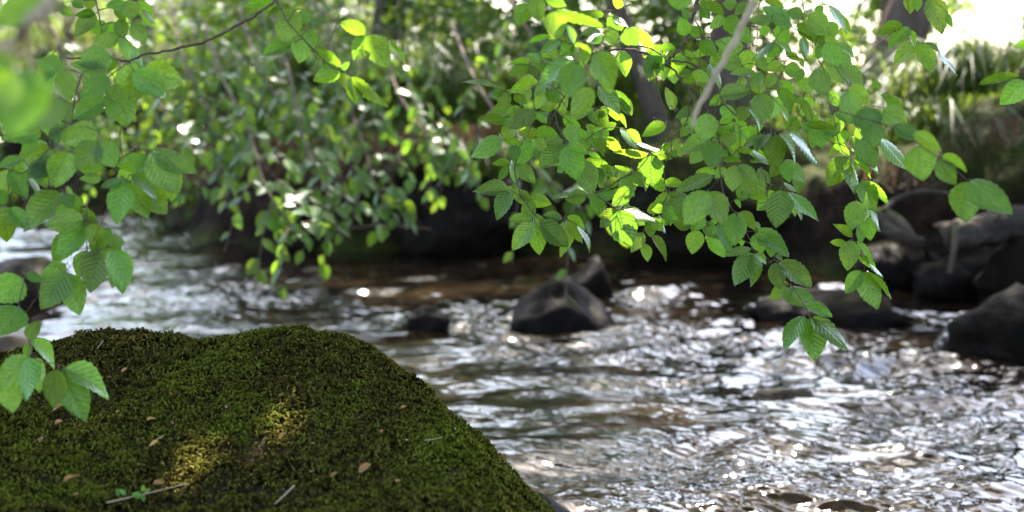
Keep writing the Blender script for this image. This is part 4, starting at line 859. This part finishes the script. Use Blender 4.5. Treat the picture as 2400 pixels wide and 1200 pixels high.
for i, (u, v_) in enumerate([(870, 330), (930, 310), (990, 300), (1050, 290), (1110, 290), (820, 350), (640, 320), (440, 330)]):
    tuft(u, v_, 9.1 + .15 * (i % 3), 150, .34, ['rusty dead fronds hanging below the bush at centre left', 'rusty dead fronds right of the drooping leaves', 'rusty dead fronds in the middle of the far bank', 'rusty dead fronds left of the green tuft',
         'rusty dead fronds above the green tuft', 'brown stems hanging behind the drooping leaves', 'brown stems on the bank left of the drooping leaves', 'brown stems on the bank at the bend'][i], .45, 'straw', 10 + i, True)
for i, (u, v_, d) in enumerate([(720, 200, 9.7), (830, 215, 9.9), (950, 235, 9.7), (1040, 225, 9.9), (1160, 240, 9.6), (560, 210, 10.4), (1330, 240, 9.6), (1440, 230, 9.8)]):
    tuft(u, v_ + (0, 14, -8, 22, 6, 18, -4, 12)[i], d + (0, .5, -.1, .7, .3, 0, .6, .2)[i], 240, (.42, .34, .46, .3, .38, .44, .3, .36)[i], ['long bright grass above the drooping leaves', 'long bright grass behind the lime leaf cluster', 'long grass at centre left of the bank top', 'long grass in the centre of the bank top', 'long grass left of the right branch',
         'long grass above the bend', 'long grass behind the right branch', 'long grass at the foot of the slanting stem'][i], .7, 'grass', 30 + i)

# ------------------------------------------------------------------ drooping branches of the far bank (leaves one by one)
def droop_branch(pts, label, nside, leaf=.079, seed=0, per=7, dens=1.0):
    g = np.random.default_rng(seed + 500); P = smooth_poly([at(*q) for q in pts], 40); root = thing('beech_branch', P[0], label, 'branch', 'branches drooping from the far bank')
    mb = MB(); mb.tube(P, .009, .002, 6, .08)
    def leaves_along(Q, n, skip=.12):
        for i in range(n):
            t = skip + (1 - skip) * (i + g.uniform(0, .6)) / n; k = min(int(t * (len(Q) - 1)), len(Q) - 2)
            b0 = Q[k]; T = Q[k + 1] - Q[k]; T /= np.linalg.norm(T); sd = np.cross(T, (0, 0, 1.0)); sd /= np.linalg.norm(sd) + 1e-6
            a = T * .7 + sd * (1 if i % 2 else -1) * g.uniform(.5, 1.1) + np.array((0, 0, -.45 + g.normal(0, .25)))
            nn = np.array((g.normal(0, .45), -.55 + g.normal(0, .35), 1.0)); Ln = leaf * g.uniform(.65, 1.2)
            put_leaf(root, LEAF_FAR[g.integers(len(LEAF_FAR))], leaf_matrix(b0, a, nn, Ln * g.uniform(.55, .68), Ln))
    for k in range(nside):
        t = .12 + .86 * (k + g.uniform(0, .7)) / nside; i = int(t * 38); T = P[i + 1] - P[i]; T /= np.linalg.norm(T)
        sd = np.array((T[2], g.normal(0, .5), -T[0])); sd /= np.linalg.norm(sd)
        d = T * .6 + sd * (1 if k % 2 else -1) * g.uniform(.4, 1) + np.array((0, -.1, -.1)); ln = g.uniform(.2, .46) * (1.15 - .5 * t)
        e = P[i] + d * ln; Q = smooth_poly([P[i], (P[i] + e) / 2 + (0, 0, .03), e + (0, 0, -.35 * ln)], 14)
        mb.tube(Q, .0035, .0015, 5); leaves_along(Q, int(per * g.uniform(.8, 1.3)))
    leaves_along(P, 12, .5)
    mb.build('stem', M['twig'], root, off=P[0])
DB = [([(480,60,7.6),(520,180,7.0),(580,300,6.4),(620,430,6.0),(670,510,5.8),(715,560,5.7)], 'long drooping branch whose tip nearly touches the dark water', 17),
      ([(640,40,7.8),(680,180,7.2),(710,320,6.6),(760,440,6.3),(800,560,6.1)], 'drooping grey-green branch next to the longest one', 16),
      ([(760,60,8.2),(800,200,7.6),(850,330,7.1),(880,430,6.8),(930,520,6.6)], 'drooping branch with lime tip over the dark water', 15),
      ([(900,100,8.4),(930,210,7.9),(990,300,7.5),(1040,360,7.3),(1080,420,7.2)], 'short drooping branch in the middle of the far bank', 13),
      ([(400,20,7.8),(430,140,7.2),(480,240,6.9),(520,330,6.7),(560,420,6.6)], 'drooping branch at the left of the far bank foliage', 14),
      ([(560,20,8.4),(600,140,8.0),(660,240,7.7),(740,300,7.5),(820,360,7.4)], 'inner branch filling the far bank foliage', 15),
      ([(260,40,8.8),(320,160,8.2),(380,250,7.9),(430,330,7.7),(470,380,7.6)], 'branch over the bend at the left', 13),
      ([(120,60,9.0),(180,180,8.6),(230,280,8.3),(270,360,8.2)], 'branch behind the blurred leaves at the far left', 12),
      ([(1060,60,7.0),(1110,180,6.4),(1180,290,6.0),(1260,400,5.7),(1340,470,5.5),(1375,520,5.5)], 'drooping branch with shining leaves behind the sharp beech leaves', 11),
      ([(700,-20,9.2),(800,60,8.8),(900,140,8.6),(1000,230,8.5)], 'upper branch above the far bank foliage', 13),
      ([(300,-30,9.4),(400,60,9.0),(520,130,8.8),(640,200,8.6)], 'upper leafy branch at the left of the far bank', 14),
      ([(1180,-30,8.4),(1230,60,8.0),(1300,150,7.8),(1330,230,7.7)], 'shaded branch above the centre of the far bank', 10)]
for i, (pts, lab, ns) in enumerate(DB): droop_branch(pts, lab, ns, seed=i)

# ------------------------------------------------------------------ fallen log, roots
lg0, lg1 = at(2190, 565, 6.35), at(2520, 505, 6.6)
logt = thing('fallen_log', lg0, 'pale grey fallen log jammed against the right bank', 'log')
mb = MB(); PL = smooth_poly([lg0, (lg0 + lg1) / 2 + (0, 0, .01), lg1], 22); mb.tube(PL, np.linspace(.07, .085, 22) * (1 + .10 * np.sin(np.arange(22) * 1.7)), None, 20, .09); o = mb.build('trunk', M['log'], logt, off=lg0)
for (u, v_, tu, tv, r_) in [(2240, 520, 2225, 640, .022), (2330, 515, 2345, 500, .015)]:
    mb = MB(); mb.tube(smooth_poly([at(u, v_, 6.3), at((u + tu) / 2 + 4, (v_ + tv) / 2, 6.25), at(tu, tv, 6.25)], 8), r_ * .7, r_ * .45, 8, .1); mb.build('stub', M['bark'], logt, off=lg0)
tag_r = [([(2035,505),(2075,535),(2130,565),(2200,575)], .036, 'thick gnarled root curling beside the log', 6.45, 'log'),
         ([(2072,494),(2095,470),(2140,452),(2185,448),(2225,456)], .012, 'thin arched root above the log', 6.4, 'log'),
         ([(2030,520),(2065,505),(2105,525),(2130,560),(2150,600)], .04, 'mossy stump root at the left end of the log', 6.6, 'bark')]
for pts, r_, lab, d, mt in tag_r:
    P = smooth_poly([at(u, v_, d + .04 * math.sin(u)) for u, v_ in pts], 20); mb = MB(); mb.tube(P, r_, r_ * .8, 10, .07)
    tag(mb.build('root', M[mt], None, P[0], off=P[0]), lab, 'root', 'roots at the right bank')
P = smooth_poly([at(630, 535, 6.9), at(760, 540, 6.9), at(900, 528, 6.9), at(1010, 537, 6.8)], 16); mb = MB(); mb.tube(P, .006, .004, 6)
tag(mb.build('fallen_twig', M['twig'], None, P[0], off=P[0]), 'thin reddish stick lying just above the dark water', 'twig')
